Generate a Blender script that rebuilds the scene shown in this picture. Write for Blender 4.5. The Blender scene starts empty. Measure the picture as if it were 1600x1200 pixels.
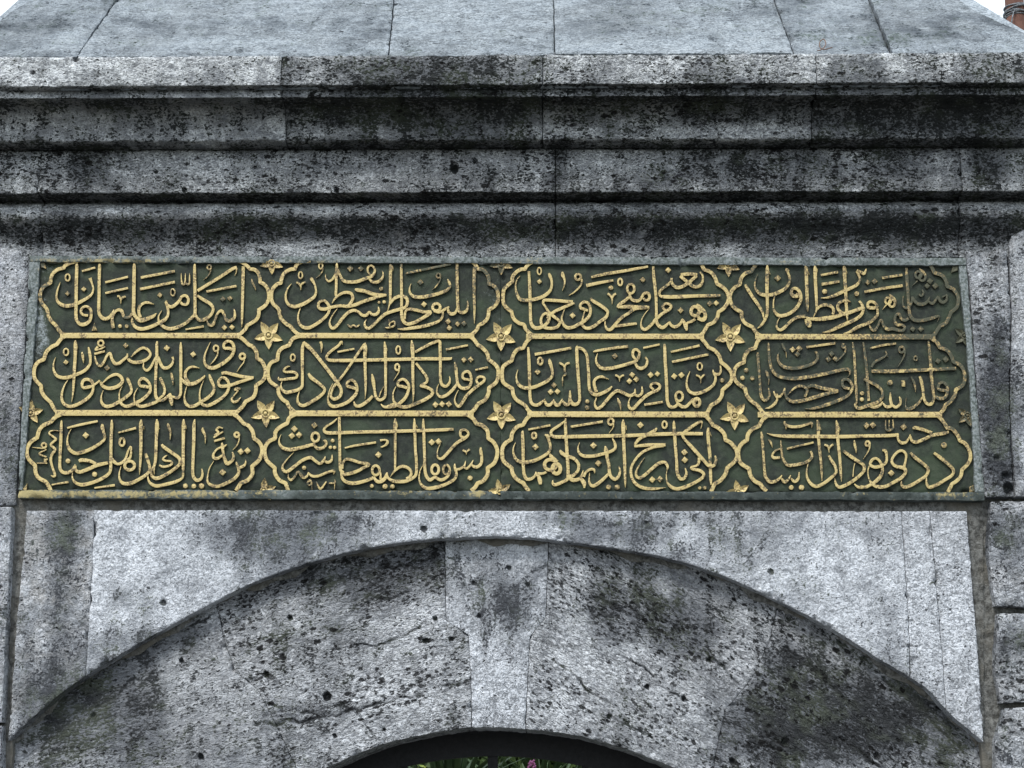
import bpy, bmesh, math, random
import numpy as np
from mathutils import Vector, Matrix

# ---------------------------------------------------------------- camera, world, sun, exposure
S = bpy.context.scene
C = S.collection
F_PX = 2400.0
PITCH, YAW, ROLL = math.radians(15.64), math.radians(1.40), math.radians(0.41)
CAM = np.array([0.0, -4.73, 1.6])
cd = bpy.data.cameras.new('camera'); cam = bpy.data.objects.new('camera', cd); C.objects.link(cam)
cd.sensor_width = 36.0; cd.lens = 36.0 * F_PX / 1600.0; cd.clip_start = 0.05; cd.clip_end = 3000
RM = Matrix.Rotation(YAW, 3, 'Z') @ Matrix.Rotation(math.pi/2 + PITCH, 3, 'X') @ Matrix.Rotation(ROLL, 3, 'Z')
cam.matrix_world = Matrix.Translation(Vector(CAM)) @ RM.to_4x4()
S.camera = cam
RN = np.array(RM)

SUN_EL, SUN_AZ = math.radians(50), math.radians(-28)      # high soft light from the front, a little to the left
w = bpy.data.worlds.new('World'); S.world = w; w.use_nodes = True
nt = w.node_tree; nt.nodes.clear()
def wn(t, **k):
    n = nt.nodes.new(t)
    for a, b in k.items(): setattr(n, a, b)
    return n
sky = wn('ShaderNodeTexSky', sky_type='NISHITA', sun_disc=False); sky.sun_elevation = SUN_EL
sky.sun_rotation = math.pi - SUN_AZ; sky.air_density = 1.0; sky.dust_density = 3.0
bgs = wn('ShaderNodeBackground'); bgs.inputs['Strength'].default_value = 0.05
nt.links.new(sky.outputs[0], bgs.inputs['Color'])
geo = wn('ShaderNodeTexCoord'); sep = wn('ShaderNodeSeparateXYZ'); nt.links.new(geo.outputs['Generated'], sep.inputs[0])
ramp = wn('ShaderNodeMapRange'); nt.links.new(sep.outputs['Z'], ramp.inputs['Value'])
ramp.inputs['From Min'].default_value = 0.0; ramp.inputs['From Max'].default_value = 1.0
ramp.inputs['To Min'].default_value = 0.55; ramp.inputs['To Max'].default_value = 1.15     # overcast sky: zenith three times the horizon
bgo = wn('ShaderNodeBackground'); bgo.inputs['Color'].default_value = (0.86, 0.93, 1.0, 1)
nt.links.new(ramp.outputs[0], bgo.inputs['Strength'])
addn = wn('ShaderNodeAddShader'); nt.links.new(bgs.outputs[0], addn.inputs[0]); nt.links.new(bgo.outputs[0], addn.inputs[1])
out = wn('ShaderNodeOutputWorld'); nt.links.new(addn.outputs[0], out.inputs['Surface'])
sd = bpy.data.lights.new('sun', 'SUN'); sun = bpy.data.objects.new('sun', sd); C.objects.link(sun)
sd.energy = 1.5; sd.angle = math.radians(12); sd.color = (1.0, 0.97, 0.92)
sdir = Vector((math.sin(SUN_AZ)*math.cos(SUN_EL), -math.cos(SUN_AZ)*math.cos(SUN_EL), math.sin(SUN_EL)))
sun.rotation_euler = sdir.to_track_quat('Z', 'Y').to_euler()
S.view_settings.view_transform = 'Standard'; S.view_settings.look = 'None'; S.view_settings.gamma = 1
S.view_settings.use_curve_mapping = False
S.view_settings.exposure = 0.68

# ---------------------------------------------------------------- pixel rays to points on real surfaces
def rays(px, py):
    px = np.asarray(px, float); py = np.asarray(py, float)
    d = np.stack([(px-800)/F_PX, -(py-600)/F_PX, -np.ones_like(px*py)], -1)
    return d @ RN.T
def at(px, py, Y=0.0):                       # point of the vertical plane y = Y
    d = rays(px, py); t = (Y - CAM[1]) / d[..., 1]
    return CAM + d * np.asarray(t)[..., None]
def at_plane(px, py, p0, n):
    d = rays(px, py); t = ((np.array(p0)-CAM) @ np.array(n)) / (d @ np.array(n))
    return CAM + d * t[..., None]
def proj(P):
    q = (np.asarray(P) - CAM) @ RN
    return 800 + F_PX*q[..., 0]/-q[..., 2], 600 - F_PX*q[..., 1]/-q[..., 2]

# ---------------------------------------------------------------- noise
_rs = np.random.RandomState(7); PERM = _rs.permutation(4096); VAL = _rs.rand(4096)
def vnoise(P):
    I = np.floor(P).astype(np.int64); f = P - I; f = f*f*(3-2*f); r = 0
    for dx in (0, 1):
        wx = f[..., 0] if dx else 1-f[..., 0]; hx = PERM[(I[..., 0]+dx) & 4095]
        for dy in (0, 1):
            wy = f[..., 1] if dy else 1-f[..., 1]; hy = PERM[(hx+I[..., 1]+dy) & 4095]
            for dz in (0, 1):
                wz = f[..., 2] if dz else 1-f[..., 2]; r = r + wx*wy*wz*VAL[PERM[(hy+I[..., 2]+dz) & 4095]]
    return r
def fbm(P, sc, o=3, seed=0.0, g=0.55):
    P = np.asarray(P)*sc + seed*17.31; r = 0; a = 1; t = 0
    for i in range(o):
        r = r + a*(vnoise(P)-0.5); t += a; a *= g; P = P*2.03 + 5.7
    return r/t*2            # about -1..1

# ---------------------------------------------------------------- materials
def mat(name, rough=0.85, metal=0.0):
    m = bpy.data.materials.new(name); m.use_nodes = True; t = m.node_tree; t.nodes.clear()
    o = t.nodes.new('ShaderNodeOutputMaterial'); b = t.nodes.new('ShaderNodeBsdfPrincipled')
    b.inputs['Roughness'].default_value = rough; b.inputs['Metallic'].default_value = metal
    b.inputs['Specular IOR Level'].default_value = 0.3
    t.links.new(b.outputs[0], o.inputs[0])
    class N: pass
    n = N(); n.m = m; n.t = t; n.b = b
    def new(ty, ins=None, **k):
        x = t.nodes.new(ty)
        for a, c in k.items(): setattr(x, a, c)
        for a, c in (ins or {}).items():
            if hasattr(c, 'links') or isinstance(c, bpy.types.NodeSocket): t.links.new(c, x.inputs[a])
            else: x.inputs[a].default_value = c
        return x
    n.new = new
    n.pos = new('ShaderNodeNewGeometry').outputs['Position']
    def noise(sc, det=4, rough=0.6, vec=None, dist=0.0):
        return new('ShaderNodeTexNoise', {'Vector': vec or n.pos, 'Scale': sc, 'Detail': det, 'Roughness': rough, 'Distortion': dist}).outputs['Fac']
    n.noise = noise
    def math_(op, a, b_=0.0, c=0.0, clamp=False):
        return new('ShaderNodeMath', {0: a, 1: b_, 2: c}, operation=op, use_clamp=clamp).outputs[0]
    n.math = math_
    def rng(v, a, b_, c=0.0, d=1.0):
        return new('ShaderNodeMapRange', {'Value': v, 'From Min': a, 'From Max': b_, 'To Min': c, 'To Max': d}, interpolation_type='SMOOTHSTEP').outputs[0]
    n.rng = rng
    def mix(f, a, b_):
        x = new('ShaderNodeMix', data_type='RGBA')
        for i, c in ((0, f), (6, a), (7, b_)):
            if isinstance(c, bpy.types.NodeSocket): t.links.new(c, x.inputs[i])
            else: x.inputs[i].default_value = c if i == 0 else (*c, 1)
        return x.outputs[2]
    n.mix = mix
    def attr(a): return new('ShaderNodeAttribute', attribute_name=a).outputs['Fac']
    n.attr = attr
    def color(c): t.links.new(c, b.inputs['Base Color'])
    n.color = color
    def bump(h, dist, st=1.0, prev=None):
        i = {'Height': h, 'Distance': dist, 'Strength': st}
        if prev: i['Normal'] = prev
        x = new('ShaderNodeBump', i); t.links.new(x.outputs[0], b.inputs['Normal']); return x.outputs[0]
    n.bump = bump
    return n

def stone_material(name, light, mid, dark, warm, stretch=(1, 1, 1), pitscale=44, rough=0.95, rot=0.0, grain=1.0, bedding=(0.55, 1, 1.3)):
    n = mat(name, rough); n.b.inputs['Specular IOR Level'].default_value = 0.08
    v0 = n.new('ShaderNodeMapping', {'Vector': n.pos, 'Rotation': (0, math.radians(rot), 0)}).outputs[0]
    v = n.new('ShaderNodeMapping', {'Vector': v0, 'Scale': stretch}).outputs[0]
    bed = n.new('ShaderNodeMapping', {'Vector': v0, 'Scale': bedding}).outputs[0]
    st, wa, pi = n.attr('stain_shade'), n.attr('warm'), n.attr('pit')
    big = n.noise(5.0, 5, 0.62, v, 0.5); med = n.noise(26, 4, 0.66, v, 0.35); fine = n.noise(125, 3, 0.62, v, 0.5); crack = n.noise(62, 3, 0.62, bed, 1.4)
    streak = n.noise(7, 4, 0.6, n.new('ShaderNodeMapping', {'Vector': n.pos, 'Scale': (2.6, 1, 0.45)}).outputs[0], 0.4)
    broad = n.noise(2.1, 3, 0.5, v0)
    # stains with ragged, speckled edges
    s = n.math('ADD', st, n.math('MULTIPLY', n.math('SUBTRACT', big, 0.5), 1.3))
    s = n.math('ADD', s, n.math('MULTIPLY', n.math('SUBTRACT', med, 0.5), 1.7))
    s = n.math('ADD', s, n.math('MULTIPLY', n.math('SUBTRACT', fine, 0.5), 2.6*grain))
    s = n.math('ADD', s, n.math('MULTIPLY', n.math('SUBTRACT', crack, 0.5), 0.7))
    s = n.math('ADD', s, n.math('MULTIPLY', n.math('SUBTRACT', streak, 0.5), 1.3))
    sm = n.rng(s, 0.29, 0.84)
    base = n.mix(n.rng(n.math('ADD', n.math('MULTIPLY', med, 0.4), n.math('MULTIPLY', fine, 0.6)), 0.41, 0.57), mid, light)
    base = n.mix(n.math('MULTIPLY', n.rng(broad, 0.45, 0.7), 0.4), base, tuple(c*k*0.82 for c, k in zip(mid, (1.04, 1.0, .97))))
    base = n.mix(n.math('MULTIPLY', wa, n.rng(n.noise(14, 4, 0.6, v), 0.35, 0.6)), base, warm)
    gs = n.math('ADD', st, n.math('MULTIPLY', n.math('SUBTRACT', n.noise(3.6, 4, 0.62, v0, 0.7), 0.5), 1.5)); gs = n.math('ADD', gs, n.math('MULTIPLY', n.math('SUBTRACT', n.noise(17, 4, 0.66, v), 0.5), 1.0))
    base = n.mix(n.math('MULTIPLY', n.rng(gs, 0.12, 0.72), 0.80), base, tuple(c*k for c, k in zip(mid, (0.42, 0.43, 0.45))))
    dk = n.mix(n.rng(n.noise(8, 4, 0.6, v), 0.45, 0.65), dark, tuple(c*k for c, k in zip(dark, (1.6, 1.7, 1.3))))
    col = n.mix(sm, base, dk)
    # open pores of the travertine
    dv = n.new('ShaderNodeVectorMath', {0: n.new('ShaderNodeMapping', {'Vector': v0, 'Scale': (0.7, 1, 1.25)}).outputs[0],
        1: n.new('ShaderNodeVectorMath', {0: n.new('ShaderNodeTexNoise', {'Vector': v0, 'Scale': 95.0, 'Detail': 3.0}).outputs['Color'], 'Scale': 0.016}, operation='SCALE').outputs[0]}, operation='ADD').outputs[0]
    def pores(sc, k, lo, hi, mask=None, ch=0):
        vo = n.new('ShaderNodeTexVoronoi', {'Vector': dv, 'Scale': sc, 'Randomness': 1.0})
        vr = n.new('ShaderNodeSeparateColor', {'Color': vo.outputs['Color']}).outputs[ch]
        r = n.math('MULTIPLY', n.math('POWER', vr, 2.3), n.math('MULTIPLY', pi, k))
        if mask: r = n.math('MULTIPLY', r, mask)
        return n.rng(n.math('SUBTRACT', vo.outputs['Distance'], r), lo, hi, 1.0, 0.0)
    patch = n.rng(n.noise(7, 3, 0.6, v), 0.38, 0.62)
    pit = pores(pitscale, 0.50, -0.10, 0.05, n.rng(n.noise(5, 4, 0.65, bed), 0.36, 0.60)); pit2 = pores(pitscale*2.2, 0.85, -0.10, 0.05, patch, 1)
    cm = n.math('ABSOLUTE', n.math('SUBTRACT', crack, 0.5))
    groove = n.math('MULTIPLY', n.rng(cm, 0.0, 0.022, 1.0, 0.0), n.math('MULTIPLY', n.math('MINIMUM', pi, 1.0), n.rng(n.noise(11, 4, 0.65, bed), 0.46, 0.62)))
    allp = n.math('MAXIMUM', pit, n.math('MULTIPLY', pit2, 0.9)); allp = n.math('MAXIMUM', allp, n.math('MULTIPLY', groove, 0.8))
    col = n.mix(n.math('MULTIPLY', allp, 0.93), col, (0.010, 0.010, 0.010))
    n.color(col)
    h = n.math('ADD', n.math('MULTIPLY', fine, 0.55), n.math('MULTIPLY', med, 0.9))
    h = n.math('SUBTRACT', h, n.math('MULTIPLY', allp, 0.9))
    h = n.math('ADD', h, n.math('MULTIPLY', n.rng(crack, 0.35, 0.62), n.math('ADD', n.math('MULTIPLY', pi, 0.55), 0.12)))
    n.bump(h, 0.0085, 1.0)
    return n.m
LIGHT, MID, DARK, WARM = (0.74, 0.78, 0.80), (0.24, 0.255, 0.27), (0.027, 0.030, 0.031), (0.22, 0.18, 0.12)
M_CORN = stone_material('weathered_travertine', LIGHT, MID, DARK, WARM, (0.8, 1, 1.15), grain=1.25, bedding=(0.7, 1, 1.2))
M_FACE = stone_material('dressed_limestone', (0.68, 0.72, 0.77), (0.29, 0.31, 0.335), (0.065, 0.070, 0.078), WARM, (1, 1, 1), 40, grain=1.05, bedding=(0.95, 1, 1.05))
M_ARCHL = stone_material('travertine_arch_stone', (0.68, 0.715, 0.75), (0.27, 0.285, 0.305), (0.042, 0.045, 0.048), WARM, (0.7, 1, 1.2), 50, rot=14)
M_ARCHR = stone_material('travertine_arch_stone_dipping', (0.68, 0.715, 0.75), (0.27, 0.285, 0.305), (0.042, 0.045, 0.048), WARM, (0.7, 1, 1.2), 50, rot=-32)
M_ROOF = stone_material('coping_stone', (0.36, 0.405, 0.44), (0.165, 0.19, 0.212), (0.05, 0.06, 0.07), (0.22, 0.22, 0.20), (0.8, 1, 1), 36, grain=.9)
def mortar_material():
    n = mat('old_mortar', 0.95)
    a = n.noise(60, 6, 0.75); b = n.noise(9, 4, 0.6)
    c = n.mix(n.rng(a, 0.35, 0.65), (0.05, 0.05, 0.046), (0.21, 0.215, 0.205))
    c = n.mix(n.rng(b, 0.45, 0.7), c, (0.14, 0.134, 0.115)); n.color(c)
    n.bump(n.math('ADD', a, n.math('MULTIPLY', n.noise(220, 3), 0.5)), 0.006, 1.0)
    return n.m
M_MORT = mortar_material()
def gold_material(name, bright, dull):
    n = mat(name, 0.5, 0.15)
    we = n.attr('wear')
    a = n.noise(26, 3, 0.6); f = n.noise(190, 2, 0.6); g = n.noise(80, 2, 0.6)
    s = n.math('ADD', we, n.math('MULTIPLY', n.math('SUBTRACT', a, 0.5), 2.0))
    s = n.math('ADD', s, n.math('MULTIPLY', n.math('SUBTRACT', f, 0.5), 2.1)); s = n.math('ADD', s, n.math('MULTIPLY', n.math('SUBTRACT', g, 0.5), 1.5))
    c = n.mix(n.rng(g, 0.3, 0.7), bright, tuple(x*y for x, y in zip(bright, (1.14, 1.16, 1.30))))
    c = n.mix(n.rng(s, 0.20, 0.62), c, (0.25, 0.18, 0.085)); c = n.mix(n.rng(s, 0.50, 1.0), c, dull); n.color(c)
    n.bump(n.math('ADD', n.math('MULTIPLY', f, 0.5), g), 0.0016, 0.8)
    return n.m
M_GOLD = gold_material('worn_gilding', (0.465, 0.37, 0.155), (0.070, 0.072, 0.045))
def green_material():
    n = mat('dark_green_paint', 0.7)
    a = n.noise(7, 5, 0.65, None, 0.6); b = n.noise(45, 5, 0.7); f = n.noise(260, 3, 0.7); st = n.attr('stain_shade')
    c = n.mix(n.rng(a, 0.38, 0.66), (0.013, 0.018, 0.014), (0.031, 0.047, 0.026))
    c = n.mix(n.math('MULTIPLY', n.rng(b, 0.42, 0.75), 0.5), c, (0.058, 0.072, 0.048))
    s = n.math('ADD', st, n.math('MULTIPLY', n.math('SUBTRACT', b, 0.5), 1.2)); s = n.math('ADD', s, n.math('MULTIPLY', n.math('SUBTRACT', f, 0.5), 1.0))
    c = n.mix(n.rng(s, 0.45, 1.0), c, (0.30, 0.34, 0.36)); n.color(c)
    n.bump(n.math('ADD', b, n.math('MULTIPLY', f, 0.5)), 0.003, 0.7)
    return n.m
M_GREEN = green_material()
def rim_material():
    n = mat('slab_rim_stone', 0.8)
    a = n.noise(16, 4, 0.65); f = n.noise(120, 3, 0.62); st = n.attr('stain_shade'); wa = n.attr('warm')
    c = n.mix(n.rng(f, 0.38, 0.62), (0.085, 0.105, 0.098), (0.225, 0.255, 0.262))
    s = n.math('ADD', st, n.math('MULTIPLY', n.math('SUBTRACT', a, 0.5), 1.5)); s = n.math('ADD', s, n.math('MULTIPLY', n.math('SUBTRACT', f, 0.5), 1.2))
    c = n.mix(n.rng(s, 0.28, 0.85), c, (0.035, 0.045, 0.042))
    g = n.math('ADD', wa, n.math('MULTIPLY', n.math('SUBTRACT', n.noise(48, 3, 0.62), 0.5), 1.8)); g = n.math('ADD', g, n.math('MULTIPLY', n.math('SUBTRACT', f, 0.5), 2.0))
    c = n.mix(n.math('MULTIPLY', n.rng(g, 0.30, 1.05), 0.85), c, (0.38, 0.32, 0.15)); n.color(c)
    n.bump(n.math('ADD', a, f), 0.003, 0.8)
    return n.m
M_RIM = rim_material()
def plain(name, c1, c2, sc=30, rough=0.7, metal=0.0, bd=0.002):
    n = mat(name, rough, metal); a = n.noise(sc, 5, 0.7); n.color(n.mix(n.rng(a, 0.3, 0.7), c1, c2)); n.bump(a, bd, 0.6); return n.m
M_IRON = plain('black_painted_iron', (0.006, 0.007, 0.009), (0.014, 0.015, 0.018), 60, 0.6, 0.0)
M_WOOD = plain('reddish_weathered_timber', (0.10, 0.045, 0.032), (0.20, 0.105, 0.078), 14, 0.8)
M_WIRE = plain('galvanised_wire', (0.10, 0.11, 0.12), (0.30, 0.32, 0.34), 90, 0.5, 0.4)
M_RUST = plain('rusty_wire', (0.09, 0.05, 0.03), (0.16, 0.10, 0.07), 90, 0.8)
M_LEAF = plain('sword_leaf', (0.04, 0.075, 0.03), (0.085, 0.13, 0.055), 12, 0.5)
M_BUSH = plain('shrub_leaf', (0.025, 0.05, 0.018), (0.07, 0.11, 0.03), 9, 0.6)
M_YELLOW = plain('yellow_green_leaf', (0.25, 0.32, 0.04), (0.35, 0.42, 0.07), 12, 0.5)
M_PINK = plain('pink_petals', (0.42, 0.10, 0.27), (0.60, 0.22, 0.42), 60, 0.6)
M_PAVE = plain('worn_paving', (0.07, 0.07, 0.065), (0.13, 0.125, 0.12), 3, 0.9)
M_SOIL = plain('garden_soil', (0.035, 0.045, 0.02), (0.06, 0.075, 0.035), 5, 0.95)

# ---------------------------------------------------------------- object helpers
def link(name, verts, faces, mats, parent=None, smooth=None, attrs=None, midx=None):
    me = bpy.data.meshes.new(name); me.from_pydata([tuple(v) for v in verts] if not isinstance(verts, np.ndarray) else verts.tolist(), [], faces)
    for m_ in (mats if isinstance(mats, (list, tuple)) else [mats]): me.materials.append(m_)
    if midx is not None: me.polygons.foreach_set('material_index', np.asarray(midx, np.int32))
    if smooth is not None:
        sm = np.zeros(len(me.polygons), bool); sm[:smooth] = True; me.polygons.foreach_set('use_smooth', sm)
    for a, v in (attrs or {}).items():
        at_ = me.attributes.new(a, 'FLOAT', 'POINT'); at_.data.foreach_set('value', np.asarray(v, np.float32))
    o = bpy.data.objects.new(name, me); C.objects.link(o)
    if parent is not None: o.parent = parent
    return o
def thing(name, label, cat, group=None, kind=None, obj=None):
    o = obj
    if o is None: o = bpy.data.objects.new(name, None); C.objects.link(o)
    o['label'] = label; o['category'] = cat
    if group: o['group'] = group
    if kind: o['kind'] = kind
    return o

def solid_grid(name, P, backY, material, parent, attrs, back_shift=None, flip=False):
    """P: (nv, nu, 3) front surface; closed to the plane y = backY."""
    nv, nu = P.shape[:2]; idx = np.arange(nv*nu).reshape(nv, nu)
    a, b, c, d = idx[:-1, :-1].ravel(), idx[:-1, 1:].ravel(), idx[1:, 1:].ravel(), idx[1:, :-1].ravel()
    F = np.stack([a, d, c, b], 1) if not flip else np.stack([a, b, c, d], 1)
    loop = np.concatenate([idx[0, :-1], idx[:-1, -1], idx[-1, :0:-1], idx[:0:-1, 0]])
    V = P.reshape(-1, 3); n0 = len(V); L = len(loop)
    ring = V[loop]; back = ring.copy()
    if back_shift is None: back[:, 1] = backY
    else: back = back + np.array(back_shift)
    i0 = n0 + np.arange(L); j0 = n0 + L + np.arange(L); i1, j1 = np.roll(i0, -1), np.roll(j0, -1)
    Q = np.stack([i0, i1, j1, j0], 1) if not flip else np.stack([i0, j0, j1, i1], 1)
    faces = F.tolist() + Q.tolist() + [j0[::-1].tolist() if not flip else j0.tolist()]
    at2 = {k: np.concatenate([v.ravel(), v.ravel()[loop], v.ravel()[loop]]) for k, v in attrs.items()}
    return link(name, np.concatenate([V, ring, back]), faces, material, parent, smooth=len(F), attrs=at2)

def resamp(pts, n):
    p = np.array(pts, float); s = np.concatenate([[0], np.cumsum(np.hypot(*np.diff(p[:, :2], axis=0).T))]); t = np.linspace(0, s[-1], n)
    return np.stack([np.interp(t, s, p[:, k]) for k in range(p.shape[1])], 1)
def arc(cx, cy, r, x0, x1, n=40):
    x = np.linspace(x0, x1, n); return [(a, cy - math.sqrt(max(r*r-(a-cx)**2, 0))) for a in x]
def coons(T, B, L, R, step):
    ln = lambda c: np.hypot(*np.diff(np.array(c, float), axis=0).T).sum()
    nu = max(4, int(max(ln(T), ln(B))/step)); nv = max(4, int(max(ln(L), ln(R))/step))
    T, B, L, R = resamp(T, nu), resamp(B, nu), resamp(L, nv), resamp(R, nv)
    u = np.linspace(0, 1, nu)[None, :, None]; v = np.linspace(0, 1, nv)[:, None, None]
    return (1-v)*T[None] + v*B[None] + (1-u)*L[:, None] + u*R[:, None] - ((1-u)*(1-v)*T[0] + u*(1-v)*T[-1] + (1-u)*v*B[0] + u*v*B[-1])
def edge_dist(P):
    """distance of each grid point to the patch border, metres"""
    du = np.linalg.norm(np.diff(P, axis=1), axis=2); cu = np.concatenate([np.zeros((P.shape[0], 1)), np.cumsum(du, 1)], 1)
    dv = np.linalg.norm(np.diff(P, axis=0), axis=2); cv = np.concatenate([np.zeros((1, P.shape[1])), np.cumsum(dv, 0)], 0)
    return np.minimum(np.minimum(cu, cu[:, -1:]-cu), np.minimum(cv, cv[-1:]-cv))

# stains of the stone: (px, py, rx, ry, amount); where soot and lichen sit on the faces
STAINS = []
def stain_at(P, base, extra=()):
    x, y = proj(P); s = np.full(x.shape, float(base))
    for (cx, cy, rx, ry, a) in list(STAINS)+list(extra):
        q = ((x-cx)/rx)**2 + ((y-cy)/ry)**2
        s = s + a*np.exp(-q*1.1)
    return s
def warm_at(P, base=0.0):
    return base + 0*P[..., 0]
def rough(P, amp, seed, fine=1.0):
    return amp*(fbm(P, 7, 3, seed) + 0.9*fbm(P*np.array([0.8, 1, 1.1]), 34, 3, seed+3)*fine + 0.75*fbm(P, 95, 2, seed+9)*fine)
def chips(P, d, seed, size=0.018):
    return size*np.clip(fbm(P, 28, 3, seed)-0.25, 0, 1)*np.exp(-d/0.012)*3

STEP = 2.3
CRACKS = []          # (polyline in photograph pixels, half width, depth) of splits and open beds in single stones
def crack_field(gx, gy, P):
    h = np.zeros(gx.shape); s = np.zeros(gx.shape)
    for pl, hw, dep in CRACKS:
        if max(q[0] for q in pl) < gx.min()-5 or min(q[0] for q in pl) > gx.max()+5 or max(q[1] for q in pl) < gy.min()-5 or min(q[1] for q in pl) > gy.max()+5: continue
        X = gx + 7*fbm(P, 26, 3, 41); Y_ = gy + 7*fbm(P, 26, 3, 47); d = np.full(gx.shape, 1e9)
        for (x0, y0), (x1, y1) in zip(pl[:-1], pl[1:]):
            t = np.clip(((X-x0)*(x1-x0)+(Y_-y0)*(y1-y0))/((x1-x0)**2+(y1-y0)**2), 0, 1); d = np.minimum(d, np.hypot(X-x0-t*(x1-x0), Y_-y0-t*(y1-y0)))
        gate_ = np.clip(.75+1.6*fbm(P, 18, 2, 53), 0, 1); h -= dep*np.exp(-(d/hw)**2)*gate_; s += .75*np.exp(-(d/(hw*1.3))**2)*gate_
    return h, s
def stone(name, T, B, L, R, Y, parent, base=0.3, pit=0.5, warm=0.0, amp=0.0025, back=0.4, material=None, step=STEP, rnd=0.002, seed=None, holes=(), wob=0.0022, extra=(), slope=None, tilt=0):
    seed = seed if seed is not None else (abs(hash(name)) % 50 if False else len(bpy.data.objects) % 97)
    G = coons(T, B, L, R, step)
    if slope is None:
        P = at(G[..., 0], G[..., 1], Y); nrm = np.array([0, -1.0, 0])
    else:
        p0, nrm = slope; nrm = np.array(nrm); P = at_plane(G[..., 0], G[..., 1], p0, nrm) + nrm*Y
    st = stain_at(P, base, extra)
    d = edge_dist(P)
    wx, wz = fbm(P, 45, 2, 1.0), fbm(P, 45, 2, 2.0)
    Q = P.copy(); Q[..., 0] += wob*wx; Q[..., 2] += wob*wz
    h = rough(P, amp, seed) - rnd*np.exp(-d/rnd*0.9) - chips(P, d, seed+5)
    if CRACKS and slope is None:
        ch, cs = crack_field(G[..., 0], G[..., 1], P); h = h + ch; st = st + cs
    if tilt: h = h + tilt*(P[..., 2]-P[..., 2].mean())
    for (hx, hy, hr, hd) in holes:
        if slope is None: st = st + .8*(np.hypot(G[..., 0]-hx, G[..., 1]-hy) < hr)
        c = at(hx, hy, Y); dd = np.linalg.norm((P-c)*np.array([1, 0, 1]), axis=-1); h = h - hd*(1-np.clip(dd/(hr/489), 0, 1)**4)
    Q = Q + nrm*h[..., None]
    bs = None if slope is None else -nrm*back
    return solid_grid(name, Q, back, material or M_FACE, parent, {'stain_shade': st, 'warm': warm_at(P, warm), 'pit': np.full(st.shape, pit)}, back_shift=bs)

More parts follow.
